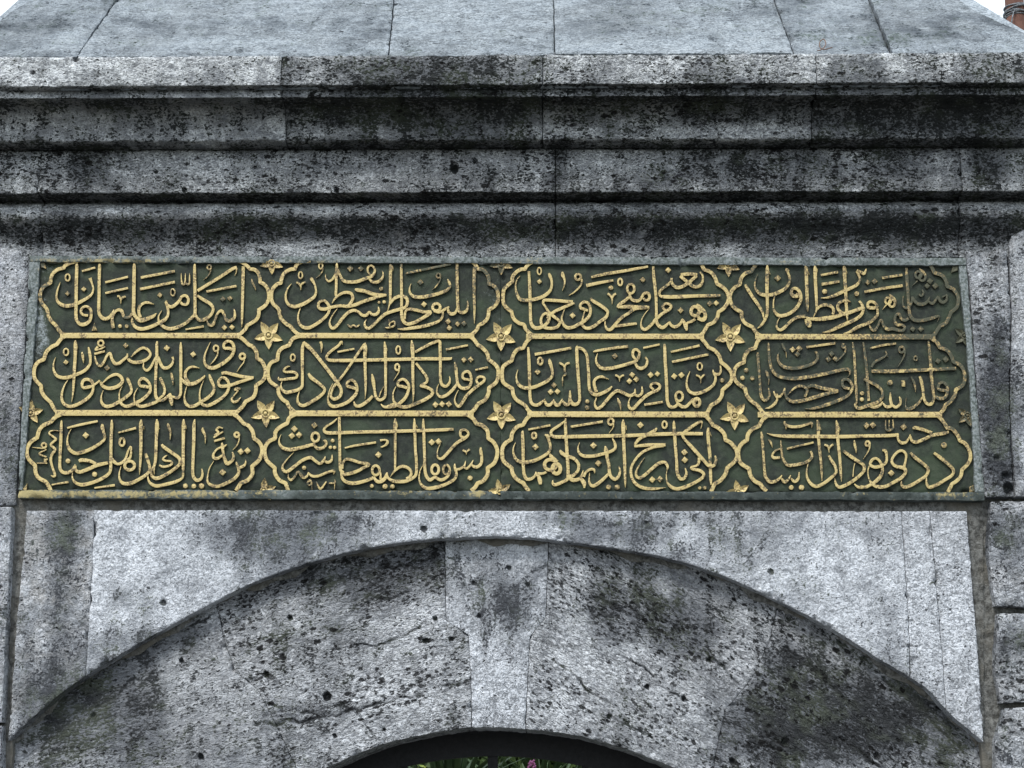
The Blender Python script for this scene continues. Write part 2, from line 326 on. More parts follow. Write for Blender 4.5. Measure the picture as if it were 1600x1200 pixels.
# traced relief of the panel: tiles (origin in the photograph), strokes as x,y,width in eighths of a pixel
TRACE = '''
T 40 400
B 50 660,58 560,88 500,115 475,150 | 400,170 345,215 320,270 310,335 | 235,378 192,440 182,520 205,590 260,655 275,695 | 285,745 320,810 370,860 | 400,900 425,940 480,990
RD 525,268 28,42 22
DD 525,470,32
s 435,325,5 400,420,22 385,510,30 410,580,42 480,620,50 560,620,50 640,595,48 720,555,45 800,505,38 835,460,28 845,400,25 825,330,28 805,275,50
s 640,85,15 640,120,42 635,300,45 632,550,45 630,750,45 650,820,45 690,855,50 750,850,50 800,810,45 820,740,40 815,680,40 790,645,40 745,630,35 705,655,35 692,700,35 720,735,34 780,745,34
s 705,190,28 870,145,28
D 728,415,34
s 925,90,12 925,130,42 920,300,42 918,500,42 915,680,44 935,750,50 985,785,50 1040,770,45 1080,720,30 1105,670,8
d 1095,900,45 1085,840,50 1085,770,35 1110,710,35 1150,675,40 1195,680,45 1215,720,40 1235,765,40 1290,765,38 1335,720,35
s 1355,90,10 1358,130,42 1355,300,48 1352,560,48 1350,700,48 1385,770,50 1440,805,60 1520,785,55 1600,750,42 1635,715,8
s 1435,770,45 1415,700,42 1425,635,40 1475,590,35 1530,582,35 1605,603,8
s 995,330,30 1280,260,30
s 995,465,30 1280,400,30
s 1440,270,36 1865,190,36
s 1430,415,36 1865,325,36
s 1145,505,25 1170,505,28 1188,545,24 1190,600,6
s 1250,505,25 1215,518,28 1190,545,22
O 1180,878,26
O 1265,878,26
P 860,830 895,935 825,935
T 230 400
s -190,770,20 -185,830,35 -150,885,45 -80,912,50 0,900,50 80,870,48 150,835,45 215,800,50 255,750,38 262,690,35 250,620,38 235,575,35 250,560,10
s 240,600,30 290,635,45 345,615,45 400,560,42 430,510,38 480,495,38 515,540,38 500,600,38 450,605,35 415,580,40
RD 320,455 26,42 20
DD 160,490,35
s 425,215,8 428,300,18 440,350,28 465,350,28 475,300,20 478,215,8
s 475,330,20 500,355,28 525,340,25 530,280,18 530,215,8
s 600,95,10 592,150,38 597,400,42 598,600,42 596,720,42 560,770,42 480,840,42 380,890,48 280,910,48 200,880,45 150,820,35 142,760,18 165,710,14 185,680,6
s 1120,140,40 1060,165,45 900,270,42 760,355,42 630,435,42
s 1115,150,30 1115,200,15 1095,245,6
s 625,495,35 700,545,45 790,600,45 825,660,40 800,730,40 740,780,48 670,805,45 620,770,38 598,700,30
RD 775,140 24,30 22
d 795,150,20 790,200,16 750,260,14 705,300,5
s 740,445,32 1115,375,32
s 480,918,20 705,880,32
DD 945,540,35
DD 1035,530,35
d 745,800,10 770,860,35 820,860,40 850,790,32 885,710,32 930,685,40 960,730,38 990,800,45 1040,810,50 1090,770,40 1095,710,30 1085,660,10
D 965,895,35
D 1060,890,35
s 1200,130,40 1200,200,45 1195,400,42 1190,600,38 1185,800,28 1183,890,6
d 1305,285,10 1315,330,26 1345,390,20 1358,430,5
B 50 1100,58 1180,78 1250,125 1285,165 | 1340,170 1390,215 1410,280 1410,330 | 1450,345 1500,400 1520,470 1518,540 1490,600 1450,640 1395,670 | 1395,730 1370,790 1300,840 | 1250,870 1230,910 1170,970 1130,992
T 420 400
B 50 520,58 400,78 350,110 325,165 | 270,168 200,210 165,270 150,340 | 110,350 50,410 32,500 50,590 110,650 132,690 | 135,725 160,790 230,860 | 270,880 300,920 350,965 400,992
R 397,240 24,42 20
s 345,330,24 375,345,28 398,375,24 400,430,5
s 460,328,24 425,340,28 400,365,22
s 285,345,5 240,400,18 212,480,26 218,560,36 260,615,46 330,632,50 420,605,50 510,555,45 575,500,38 590,430,28 570,350,30 535,290,45 520,275,20
R 650,125 24,35 22
d 675,140,20 675,180,16 640,235,14 590,278,5
s 710,225,6 712,275,18 745,315,28 790,295,32 830,240,36 850,180,35
s 850,85,12 850,130,38 845,250,38 842,400,36 838,480,36 850,515,25
s 860,165,35 890,240,36 930,305,42 1000,325,46 1100,320,46 1200,285,46 1290,250,42 1325,190,32 1310,140,28 1270,118,28 1237,150,28 1245,210,25 1290,245,25
s 1255,290,25 1300,325,38 1360,325,42 1415,280,34 1430,220,20 1415,180,6
DD 1018,158,42
DD 1150,158,38
O 1405,410,27
s 1075,415,20 1110,425,50 1200,440,50 1320,480,50 1470,490,34
s 1470,495,15 1380,510,30 1300,530,45 1180,570,48 1080,610,48 980,630,45 900,622,42 780,642,42 700,665,45 640,655,45 618,620,38 635,575,35 690,558,35 730,590,40 757,640,42 750,700,35 700,770,42 610,840,45 510,895,48 430,890,45 380,840,38 365,760,24 380,690,16 410,620,6
s 790,590,10 830,530,28 890,480,36 960,455,42 1030,470,42 1050,530,42 1020,590,38 990,620,30
s 860,655,6 810,720,14 767,800,18 762,860,34 800,905,42 860,860,40 920,780,42 990,710,42 1060,680,42 1120,700,38 1170,740,42 1220,740,42 1255,700,30 1290,730,40 1340,730,42 1375,690,36 1370,635,12
d 985,855,15 1020,885,28 1060,865,24 1095,885,28 1135,860,15
OD 1380,580,20
O 1442,575,24
s 1520,90,12 1522,140,42 1520,300,40 1520,450,38 1518,560,30 1505,620,20 1485,690,8
s 1530,110,20 1550,150,16 1550,190,5
T 600 400
s 75,600,28 130,530,42 210,502,46 280,525,46 292,590,42 260,645,40 180,670,46 80,700,44 10,730,44 -60,790,42 -130,860,40 -190,905,42 -235,880,35 -240,830,20 -220,795,6
s 215,92,30 218,300,38 220,500,38 220,650,38 222,740,44 240,810,48 290,850,46 370,835,46 460,790,46 540,740,50 580,700,50 500,700,42 400,675,42 310,665,40 270,690,32 262,740,30 262,790,24
d 60,790,5 72,880,14
d 10,895,10 60,895,25 115,880,25 140,850,26 125,818,20 80,835,16 60,865,12
d 285,222,20 330,205,32 835,100,32
RD 680,245 24,28 22
d 705,260,18 700,310,16 650,380,16 600,425,5
DD 455,330,38
s 340,345,5 320,400,18 325,460,34 370,505,46 450,515,48 560,500,48 680,470,46 780,430,42 825,380,32 815,330,36 795,290,12
D 500,605,38
R 655,640 48,45 38
s 620,690,30 700,700,40 770,660,36 815,635,20
s 735,700,28 730,760,30 690,810,36 600,850,44 480,880,44 350,900,44 240,915,30 170,912,6
s 800,640,20 808,700,40 845,725,48 890,710,40 915,660,30
s 912,92,36 915,300,42 918,500,42 925,640,42 950,700,44 1000,705,44 1040,670,38 1050,610,24 1042,560,14
s 1130,135,45 1130,200,48 1125,400,42 1130,600,36 1130,750,24 1130,850,5
DD 800,820,38
DD 815,900,38
DD 920,850,36
DD 1000,845,36
B 50 1040,58 1110,78 1150,120 1175,165 | 1240,175 1290,230 1310,290 1310,350 | 1360,365 1410,420 1427,500 1420,570 1380,630 1310,672 | 1305,740 1280,800 1230,845 | 1185,870 1160,920 1110,970 1070,992
T 780 400
B 50 470,65 400,85 350,120 320,165 | 265,170 200,215 165,270 165,320 | 110,365 60,420 48,510 55,590 95,650 155,695 | 165,745 195,800 255,845 | 310,860 330,910 370,955 410,985
R 502,188 24,42 20
D 502,320,34
s 260,250,6 220,300,14 205,380,20 220,470,36 260,540,46 340,555,48 450,540,48 560,500,48 630,440,42 655,380,34 655,310,34 635,250,44 620,215,25
s 370,190,36 375,260,36 382,400,44 388,600,42 392,760,42 400,840,46 440,895,52 510,895,50 590,850,46 625,780,44 600,720,42 555,730,34 525,780,34 525,840,38 560,890,42 640,905,44 720,890,40 755,840,40 740,800,36 680,755,44 620,700,36 575,630,30 550,590,34 560,555,38 620,552,44 750,560,44 920,575,46
s 940,590,26 880,610,40 800,645,42 700,690,42 640,735,40 600,780,30
s 790,195,18 795,240,50 818,300,26 815,360,20 790,435,5
R 985,262 36,36 32
s 1010,280,30 1035,310,26 1010,380,22 940,450,20 870,495,5
s 1150,265,30 1300,230,42 1600,180,40 1860,130,34
s 1090,370,46 1250,335,42 1425,305,30
s 1355,470,30 1385,490,30 1410,530,26 1412,605,5
s 1460,470,30 1430,490,28 1412,530,22
OD 1395,400,32
R 1512,325 26,42 26
s 820,660,5 800,710,16 780,780,26 800,850,40 850,895,48 920,890,46 1000,850,46 1080,800,46 1130,740,42 1140,660,40 1110,590,38 1060,575,40 1015,610,36 1020,650,40 1060,665,42 1110,685,30
D 918,745,38
s 1145,525,28 1170,560,44 1270,620,46 1345,680,42 1355,720,36 1330,770,46 1260,820,44 1180,880,44 1100,905,44 1045,870,38 1040,810,24 1055,740,18 1068,690,14
s 1325,810,10 1325,860,24 1345,910,36 1390,920,44 1440,870,44 1500,800,42 1560,750,40 1610,720,40 1700,660,46 1850,640,50
s 1440,880,30 1520,870,38 1620,855,40 1720,845,30
T 960 400
R 205,410 45,58 34
s 190,470,38 200,520,40 240,555,42 300,560,42 340,520,38 370,470,38 420,465,38 440,510,40 420,550,40 380,550,34 365,525,30
s 185,510,34 130,560,44 60,610,44 40,645,34
s 45,640,30 150,635,50 300,640,52 435,640,32
s 440,650,8 370,740,12 335,820,16 340,890,34 380,920,42 430,890,42 480,840,40 520,790,44 600,720,42 680,670,42 710,630,38 680,600,34 630,600,34 605,635,34 630,675,34 660,680,30
D 355,298,36
s 485,130,30 492,250,42 510,400,42 522,550,40 525,700,38 525,800,40 545,860,46 600,895,48 655,860,36 685,820,10
s 685,820,30 710,865,38 760,885,44 820,850,38 850,790,24
s 840,790,36 870,830,44 895,890,50 905,930,26
s 900,900,40 910,840,30 960,820,38 1010,790,34
R 1010,690 52,58 46
R 1090,740 46,52 44
s 1030,600,18 1060,630,46 1120,690,46 1140,760,44 1110,805,40 1040,780,40
DD 672,178,38
DD 828,680,38
DD 1190,595,38
D 1272,590,36
s 715,275,30 715,330,40 760,385,46 830,390,48 920,340,46 980,290,44 1030,245,40
s 715,300,20 680,350,36 600,410,36 565,450,34 575,500,34 640,510,50 800,510,52 1000,500,46 1325,495,40
s 1035,235,44 940,225,46 830,235,46 
s 820,250,40 870,290,44 930,340,46 1000,385,46 1070,370,42 1105,310,32 1100,240,28 1070,200,20
B 50 1040,72 1090,110 1120,170 | 1200,200 1255,265 1285,350 | 1340,380 1395,430 1425,500 1420,570 1370,650 1300,700 | 1285,770 1240,830 1170,860 | 1140,910 1110,960 1060,1005
T 1140 400
B 50 360,85 310,130 275,195 | 195,220 145,280 130,355 | 70,390 20,450 5,530 30,610 80,665 150,700 | 155,770 195,840 290,890 | 310,930 350,975 390,995
s 195,355,24 215,395,44 280,500,44 350,600,44 410,700,34 430,800,12
s 470,115,20 472,170,48 468,300,50 468,450,46 472,600,42 470,720,40 440,800,38 400,860,34 345,908,8
s 490,190,20 508,230,5
s 350,235,6 325,290,16 315,370,22 345,440,38 400,480,48 490,490,50 590,465,50 690,410,46 745,340,36 750,270,34 725,200,34 710,165,36 745,185,14
D 600,278,42
s 860,500,50 800,500,50 770,460,42 790,410,40 840,410,44 880,460,46 890,540,46 850,630,46 780,700,48 690,740,50 620,745,48 565,700,36 548,640,22 550,560,16 565,500,14
s 855,470,50 840,500,50
s 630,765,8 600,820,14 590,890,28 630,925,40 680,900,42 730,850,42 800,790,42 870,760,46 950,755,42
s 950,120,16 955,160,54 960,250,48 965,400,46 970,550,44 972,640,36 978,700,6
s 985,190,18 995,235,5
s 1065,120,16 1070,170,50 1072,300,46 1080,450,44 1088,600,36 1085,680,24 1050,760,12
s 1095,160,18 1098,200,5
s 1090,680,14 1130,630,36 1200,610,44 1270,630,44 1300,680,38 1290,730,34
s 960,760,20 1000,830,50 1000,880,36 965,850,36 950,790,30
s 970,780,40 1100,790,50 1200,780,60 1320,760,52 1440,720,50 1520,700,48 1640,655,46 1690,650,20
s 1450,730,50 1400,710,46 1355,660,42 1360,600,40 1410,565,36 1470,560,34 1520,575,8
s 1430,115,16 1435,170,54 1440,280,46 1450,400,44 1455,550,42 1465,700,40 1470,760,30 1473,825,5
s 1460,190,18 1470,220,5
s 1140,240,30 1355,200,34
s 1150,355,42 1375,318,30
O 1188,445,34
s 1140,525,5 1220,520,26 1320,490,44 1450,430,48 1560,380,44 1600,350,40 1630,300,34 1615,240,36 1590,190,36
s 1590,180,34 1640,200,34 1680,220,44 1710,160,14
s 1160,955,5 1250,940,34 1400,870,50 1560,800,46 1640,740,44 1670,680,38 1660,620,38 1620,560,30
s 1640,600,16 1668,610,5
s 1420,970,5 1500,950,34 1600,890,46 1750,830,44 1840,750,38 1850,690,30 1840,650,36 1790,650,46 1735,640,46 1730,590,38 1770,570,40 1820,590,40 1850,640,40
T 1330 400
DD 205,330,36
DD 290,318,40
O 70,473,32
s 385,275,34 640,235,34
s 165,450,34 400,405,38 645,370,38
R 460,560 36,40 30
R 510,590 38,45 32
s 475,480,16 510,510,36 550,560,34 540,620,30
s 440,610,20 390,670,5
RD 840,235 38,42 32
RD 890,265 38,45 32
s 850,160,16 900,200,36 930,260,34 910,310,30
d 830,310,20 760,375,5
DD 985,315,42
DD 950,375,38
DD 1050,375,42
d 690,150,28 695,250,46 705,400,46 715,550,44 725,680,42 740,750,44 790,800,50 880,805,50 1000,780,46 1090,750,30 1100,770,14 1075,825,5
d 650,500,12 645,570,16 655,630,26 690,650,36 740,610,36 760,560,30 760,515,34 790,560,40 840,600,44 910,600,44 960,560,34 980,510,8
d 960,560,24 1010,595,38 1050,560,34 1090,500,26
d 1090,500,26 1110,560,40 1150,580,40 1190,550,36 1200,490,24
d 1200,480,16 1140,515,20
d 845,480,24 880,500,28 905,460,24 885,420,16
d 225,860,14 250,910,34 290,930,38 330,880,32 360,810,30 385,800,20 400,860,36 450,915,46 520,910,46 600,930,44 650,930,40 670,890,34 630,860,36 570,860,40 545,800,36 560,740,34 600,725,36 625,780,36 670,805,40 720,780,36
DD 770,915,38
DD 870,915,38
BD 50 900,75 980,110 1010,150 1040,210 | 1130,240 1180,300 1200,380 | 1270,410 1325,480 1340,550 1320,640 1250,700 | 1220,770 1180,840 1110,875 | 1080,920 1050,970 1010,1005
T 30 520
B 52 600,30 530,70 470,145 | 400,180 340,240 310,330 | 235,370 195,430 185,520 205,590 275,665 | 280,730 320,800 395,870 | 420,920 460,980 490,1010
R 585,240 30,42 22
D 585,370,34
s 455,305,5 430,380,18 430,460,30 465,530,42 530,560,46 620,555,48 720,520,46 820,470,44 880,400,38 890,330,36 880,250,42 865,180,18
s 700,95,16 703,150,50 700,300,44 690,450,44 682,600,38 672,750,24 655,870,5
s 725,170,18 728,205,5
s 785,240,18 795,300,40 805,380,5
R 1020,130 34,34 28
s 985,170,34 950,215,24 1020,200,24 1075,170,18
s 940,265,30 1070,230,30
s 620,575,6 570,650,18 535,750,30 535,840,40 575,900,44 650,920,46 740,890,46 840,830,46 905,760,40 925,690,34 915,620,44 870,585,44 810,590,42 785,640,40 800,685,36 860,680,44 930,655,30 1010,595,26
s 945,290,14 965,370,30 1010,415,38 1055,370,34 1095,290,34 1135,255,36 1160,330,40 1200,385,46 1250,380,44 1300,340,38 1345,300,34 1355,260,16
s 1355,320,36 1400,360,44 1480,370,46 1560,350,44 1620,310,38 1640,260,34 1600,205,36 1540,190,36 1470,230,34 1400,300,14
D 1332,160,34
DD 1100,440,38
s 1015,615,30 1050,670,46 1130,695,48 1230,670,50 1290,610,44 1270,550,44 1210,520,42 1130,550,34 1060,610,20 1030,640,20
s 1290,660,8 1255,740,16 1250,820,24 1265,850,30
s 1050,720,6 1025,800,20 1035,880,40 1090,920,46 1170,905,46 1260,855,44 1340,800,44 1400,740,38 1395,670,36 1365,600,46 1350,560,24
s 1260,860,40 1290,900,40 1350,920,44 1430,890,46 1530,840,46 1600,780,40 1640,720,38 1630,640,36 1590,590,40 1540,570,40 1500,610,38 1510,660,36 1560,670,44 1620,680,40
s 1480,690,10 1440,770,16 1440,850,22 1460,890,34 1520,920,44 1600,905,44 1700,870,44 1760,830,36
T 220 520
s 35,370,10 35,440,26 80,470,38 130,420,34 170,340,30 210,300,40 240,370,42 280,435,46 340,435,44 390,390,36 405,340,26 395,300,36
s 205,105,20 200,160,38 200,300,42 190,450,40 185,600,38 183,720,38 190,800,44 230,840,44 280,840,40 330,800,36 370,760,30
D 325,192,40
s 240,560,26 255,590,44 285,660,38 300,720,34 280,780,34 230,820,26
s 380,500,20 390,550,36 400,600,26 402,655,5
s 370,755,16 375,820,60 385,880,44 390,910,20
s 330,800,24 400,800,30 460,815,36 495,770,38 500,690,38 500,570,38 500,400,42 500,200,40 500,115,16
s 505,570,20 540,610,44 590,640,54 660,635,50 730,600,44 790,550,26 800,530,10
s 600,620,40 560,560,42 560,490,38 600,440,34 660,425,32 735,442,6
D 655,270,38
s 870,115,5 830,200,16 800,280,24 795,360,34 830,420,44 900,440,50 980,410,50 1070,350,48 1140,280,44 1165,200,44 1145,130,42 1090,105,38 1040,140,38 1045,190,38 1100,195,44 1160,210,40
R 940,195 30,36 26
s 960,210,22 960,270,18 920,340,18 865,400,8
R 1270,295 32,34 34
s 1300,310,18 1285,370,16 1240,430,14 1200,490,6
s 1010,510,40 1060,500,44 1150,520,46 1280,550,46 1410,560,34
s 1410,570,14 1320,590,36 1220,620,44 1140,650,44 1020,670,44 975,650,42 975,600,38 1020,560,36 1070,580,40 1100,640,40 1090,720,40 1040,790,42 960,850,46 870,900,48 800,910,44 750,870,38 735,790,22 745,700,18 775,620,10 800,560,5
s 855,520,20 875,580,44 915,680,36 900,750,42 840,810,44 760,860,44 680,910,46 610,920,44 560,880,40 545,800,20 560,720,14 575,670,8
s 1245,700,26 1200,690,24 1170,715,16 1215,720,22 1160,790,16 1135,830,26 1160,865,34 1210,850,28 1250,805,6
B 52 1180,35 1250,60 1310,110 1350,150 | 1400,175 1445,240 1455,320 | 1510,355 1550,430 1560,510 1530,590 1440,660 | 1435,740 1400,810 1310,860 | 1280,910 1245,950 1200,990 1160,1005
T 410 520
B 52 470,40 380,75 335,155 | 250,190 200,250 190,335 | 110,375 75,440 70,530 100,610 195,680 | 205,760 250,830 310,870 | 330,920 370,960 410,995
R 380,310 26,42 24
s 345,420,10 310,425,24 265,465,30 290,490,30 380,490,36 430,515,34 420,560,36 330,575,36 215,585,34 200,550,6
s 250,600,5 232,650,16 245,710,36 300,745,48 380,730,46 450,710,46 495,670,40 500,600,38 500,400,42 500,200,44 520,115,30
s 515,110,20 560,160,56 640,240,50 760,390,48 860,520,50 940,630,50 985,710,42 970,790,44 900,830,44 855,790,36 870,720,30 910,650,36 1000,540,32 1100,400,34 1200,250,34 1250,180,36 1280,140,40
s 1285,125,16 1285,190,56 1282,300,44 1285,450,40 1290,600,36 1290,720,24 1283,830,5
s 575,505,30 610,560,50 690,620,44 770,690,38 770,740,40 710,800,46 600,870,46 510,910,44 450,880,40 440,810,24 460,740,10 470,690,5
s 725,110,30 740,160,34 735,250,5
s 1000,150,8 990,110,30 950,160,36 870,220,36 810,280,36 810,330,38 880,345,46 1100,345,48 1350,340,46 1600,335,46
s 940,240,26 1150,200,26
s 880,635,8 840,720,14 820,810,20 830,880,38 880,920,46 960,910,46 1060,870,46 1140,800,46 1180,740,40 1180,670,40 1150,610,40 1110,590,36 1065,620,36 1060,665,36 1110,680,40 1170,700,40
s 1145,860,16 1165,910,40 1230,910,46 1320,850,44 1380,790,36
s 1370,515,20 1385,600,50 1400,700,36 1420,800,38 1470,840,42 1530,800,36 1540,700,36 1540,550,38 1540,400,40 1535,200,44 1527,110,16
s 1525,660,5 1480,740,14 1460,800,14
s 1550,190,20 1562,225,5
s 1480,890,10 1520,925,34 1600,925,44 1690,900,46 1780,820,44 1820,740,40 1830,660,38 1795,600,40 1750,580,36 1700,610,36 1700,660,38 1750,670,40 1810,690,40
T 600 520
s 0,335,46 200,332,46 500,325,46 810,325,40 840,305,16
R 178,215 26,48 24
R 165,430 26,38 28
s 190,445,24 180,500,16 120,595,5
s 150,670,8 115,750,18 115,830,28 140,880,36 200,920,44 290,925,46 400,885,46 520,830,46 600,770,46 600,720,42 530,680,42 460,660,40 530,620,34 535,560,38 480,480,36 400,380,36
s 150,880,40 40,920,30
s 345,95,16 355,180,54 360,300,44 360,450,42 362,600,38 368,750,28 362,880,5
s 390,240,34 500,180,38 600,130,40 690,105,40 700,180,42 705,400,40 705,560,38 720,640,42 770,670,40 815,630,34 825,580,20 818,545,10
s 775,210,28 1050,155,28
DD 1000,340,38
DD 1085,335,38
s 1140,465,22 1300,430,28
s 885,365,16 900,450,44 910,560,38 925,640,40 970,690,46 1040,690,46 1085,640,38 1090,560,38 1060,490,40 1010,490,36 980,530,36 1000,575,36 1080,590,34
s 910,640,30 860,710,42 780,780,42 710,800,40 665,760,30 665,690,14 685,640,6
D 643,900,40
D 727,893,40
D 810,893,40
s 930,715,6 895,790,14 885,860,24 930,920,42 980,870,42 1030,790,42 1110,710,42 1190,650,40 1250,600,36 1250,560,32 1190,550,34 1155,590,30 1180,640,34 1210,640,30
B 52 1060,35 1120,80 1170,150 | 1230,190 1290,260 1310,340 | 1370,380 1420,440 1428,530 1400,620 1310,690 | 1305,760 1260,840 1180,885 | 1150,930 1110,980 1060,1005
T 780 520
B 52 410,50 345,110 300,190 | 230,210 180,270 155,350 | 75,400 40,450 38,560 60,630 165,700 | 180,780 220,840 285,880 | 325,910 365,970 410,1010
R 512,355 28,42 30
DD 480,490,38
s 235,460,5 215,530,16 220,600,30 255,660,44 330,690,48 430,680,48 530,640,46 620,590,44 665,530,38 660,460,38 635,370,50 622,325,20
s 362,180,28 370,300,42 378,500,44 382,700,40 388,820,42 410,885,44 470,905,44 530,870,38 575,825,10
s 570,850,24 595,900,44 645,895,42 685,830,10
s 680,850,24 710,900,48 750,895,42 790,825,10
s 790,850,26 830,895,48 870,890,42 885,830,44 885,720,20
s 890,840,40 920,890,50 970,890,46 1005,840,38 1000,700,42 985,500,44 975,350,44 970,200,44 985,175,40
s 985,185,40 1050,210,40 1095,280,40 1110,400,40 1120,550,40 1125,680,40 1155,750,46 1220,775,50 1300,750,46 1370,710,40 1410,670,20
s 1215,740,44 1190,660,42 1190,600,38 1230,560,36 1290,550,34 1370,582,6
s 445,270,40 650,235,38 900,190,36
s 750,375,30 780,390,30 815,420,28 820,490,24
s 880,375,30 840,390,30 818,420,22
d 825,500,34 830,520,30 795,550,14 792,600,18 790,670,6
DD 685,655,36
D 643,740,38
D 728,735,38
OD 1100,860,28
OD 1100,935,30
s 1175,240,14 1220,225,32 1400,195,34 1610,170,40
DD 1445,292,38
s 1230,255,5 1210,330,24 1225,390,36 1280,440,46 1380,445,48 1500,420,46 1640,380,46 1700,360,44 1740,310,40 1755,250,36 1720,210,36 1680,220,38 1670,280,36 1700,330,34
s 1450,530,26 1480,540,28 1500,560,24 1505,610,8
s 1560,530,26 1530,540,26 1508,565,20
s 1215,810,16 1195,890,26 1225,945,40 1280,920,44 1340,850,44 1410,770,44 1480,725,44 1560,755,44 1630,785,46 1690,760,38 1700,700,12
d 1480,815,14 1500,870,40 1515,910,26 1520,970,6
T 960 520
s 0,185,36 170,172,36
s 255,370,30 290,430,44 340,445,46 395,410,36 410,350,34 385,300,24
s 360,190,26 565,145,28
s 625,140,24 630,200,40 635,350,44 645,500,44 655,700,44 662,850,44 690,915,48 740,930,44 790,890,36 770,840,30
R 810,795 45,58 34
s 800,890,40 850,925,46 900,920,42 950,870,40 990,830,40
R 1030,870 38,48 44
DD 1020,850,20
s 705,240,26 1065,160,34
s 720,365,34 1175,270,34
D 452,528,40
D 537,515,36
D 748,545,40
D 838,530,40
DD 222,525,38
D 187,605,38
D 273,583,38
s 250,770,30 300,790,34 345,750,36 345,670,14
s 215,780,10 180,860,18 185,930,38 230,950,44 290,890,44 370,810,46 450,755,44 540,715,42 570,670,38 540,635,34 480,635,32 450,670,32 490,710,32
s 375,900,32 605,865,32
R 1067,420 30,44 22
s 1020,530,22 1060,545,26 1078,575,20 1080,630,8
s 1130,520,22 1100,545,24 1082,570,18
s 945,480,8 910,570,22 905,660,32 935,730,42 1000,760,48 1090,745,46 1180,700,44 1245,640,38 1265,560,34 1240,500,30 1232,460,8
s 1245,510,40 1300,520,40 1330,480,30 1325,410,18
OD 1345,595,30
B 52 1080,60 1130,120 1180,185 | 1250,220 1310,290 1335,370 | 1400,420 1450,480 1470,540 1450,620 1350,715 | 1340,790 1290,860 1210,905 | 1185,950 1160,1000 1130,1025
T 1140 520
B 52 400,60 350,110 320,190 | 240,220 190,290 180,370 | 110,400 65,460 55,540 90,620 195,700 | 215,780 270,850 340,900 | 380,950 420,1000 450,1020
OD 208,470,30
OD 160,565,30
OD 285,568,30
d 350,245,24 355,300,38 365,450,34 378,600,34 388,750,36 410,820,44 450,845,40 490,810,34 500,760,26 485,690,14
d 450,465,14 470,510,36 490,580,22 485,650,6
d 485,120,14 490,200,34 500,340,38 525,450,40 590,530,44 700,565,46 850,570,50 1050,540,48 1250,500,46 1400,465,46 1490,460,40 1505,510,20 1475,555,5
d 655,130,24 680,190,34 705,240,16 710,310,5
d 615,250,10 600,310,26 625,380,36 690,430,46 800,445,46 930,425,46 1050,380,40 1100,320,36 1095,260,34 1070,230,20
D 787,212,38
DD 870,200,42
DD 848,268,38
s 960,180,30 1320,130,34
d 1420,130,36 1415,175,40 1445,190,26 1440,160,30
d 1450,190,24 1440,250,22 1390,310,18 1330,360,14
DD 1275,265,38
DD 1235,330,38
DD 1325,325,38
s 445,945,6 500,935,30 560,890,38 595,830,28 570,780,26 550,730,16
s 580,770,36 620,800,34 665,755,26 690,690,14
d 690,690,16 695,760,24 720,820,40 790,860,48 900,850,50 1050,810,50 1200,765,50 1350,730,44
d 725,780,6 800,700,26 870,665,34 940,680,36 970,730,36 940,800,34
d 975,680,34 1040,660,46 1150,690,46 1360,725,44
d 940,950,5 1050,945,32 1200,905,46 1350,850,46 1470,790,42 1530,710,38 1525,640,38 1480,585,40 1420,590,38 1410,650,38 1440,685,40 1500,700,34
d 1540,120,18 1550,200,34 1560,300,32 1568,450,36 1575,600,34 1585,750,34 1590,860,24 1570,900,36 1610,945,42 1700,920,46 1790,890,44 1860,860,44 1910,800,40 1905,730,40 1840,660,40 1740,610,40 1680,580,34
T 1330 520
d 150,115,18 165,200,32 180,330,36 195,480,38 205,620,40 215,780,34 220,850,40
s 215,900,40 280,930,44 350,910,40 395,860,16
s 395,880,20 440,925,40 500,910,40 490,830,38 490,745,16
s 500,900,38 560,930,40 610,890,36 615,830,30 600,800,14
O 135,758,28
O 133,833,28
s 235,195,24 400,155,30 560,135,30
d 430,225,10 440,280,20 380,320,30 290,370,36 255,430,26
s 255,480,46 500,482,50 800,470,46 1100,455,44 1310,445,46
d 460,300,6 440,270,14
RD 632,210 32,36 32
d 675,210,20 665,280,22 620,370,16 580,430,5
RD 805,320 22,26 20
s 965,100,22 975,180,38 990,350,42 1000,500,44 1015,650,42 1030,780,40 1025,850,40 990,895,46 940,880,40 910,820,36 895,700,40 875,600,44 855,540,26
d 1040,790,36 1100,820,50 1170,810,46 1200,750,40 1200,670,42 1150,620,38 1100,640,38 1090,700,42 1150,720,38 1200,720,36
DD 1085,355,38
DD 1182,335,42
O 485,625,36
s 650,595,60 655,670,48
d 750,550,22 785,620,32 800,680,24 805,740,5
d 895,800,26 840,880,36 760,940,46 700,950,40 680,900,14 690,800,6
BD 50 1000,70 1070,120 1110,185 | 1200,220 1250,290 1275,360 | 1370,410 1410,490 1420,580 1390,660 1310,710 | 1290,790 1240,860 1180,900 | 1160,950 1120,1000 1090,1025
T 25 645
B 54 590,10 500,50 430,120 | 340,160 290,220 265,310 | 190,360 145,430 135,500 160,580 240,660 | 245,740 280,810 370,860 | 400,900 420,940 440,980
s 545,230,6 490,220,12 430,230,18 415,260,22 460,295,28 500,330,32 470,360,32 435,400,34 470,435,34 490,465,36 450,520,38 435,590,36 455,680,32 480,750,34 485,790,34 460,795,24 435,780,6
R 350,408 28,30 28
s 375,435,22 320,443,18 205,432,6
s 380,460,14 290,510,22 380,553,20
s 365,575,34 365,625,34
s 395,580,20 350,590,20
s 390,630,18 260,630,12
s 570,95,16 567,150,36 562,300,42 555,450,42 548,600,40 550,690,44 580,740,46 640,750,46 700,720,42 745,650,28
s 740,660,36 750,720,40 800,740,50 900,705,50 1000,660,52 1080,640,48 1150,625,40
s 1000,640,40 930,605,44 830,590,52 785,605,40
s 640,190,26 800,150,34 1020,105,30
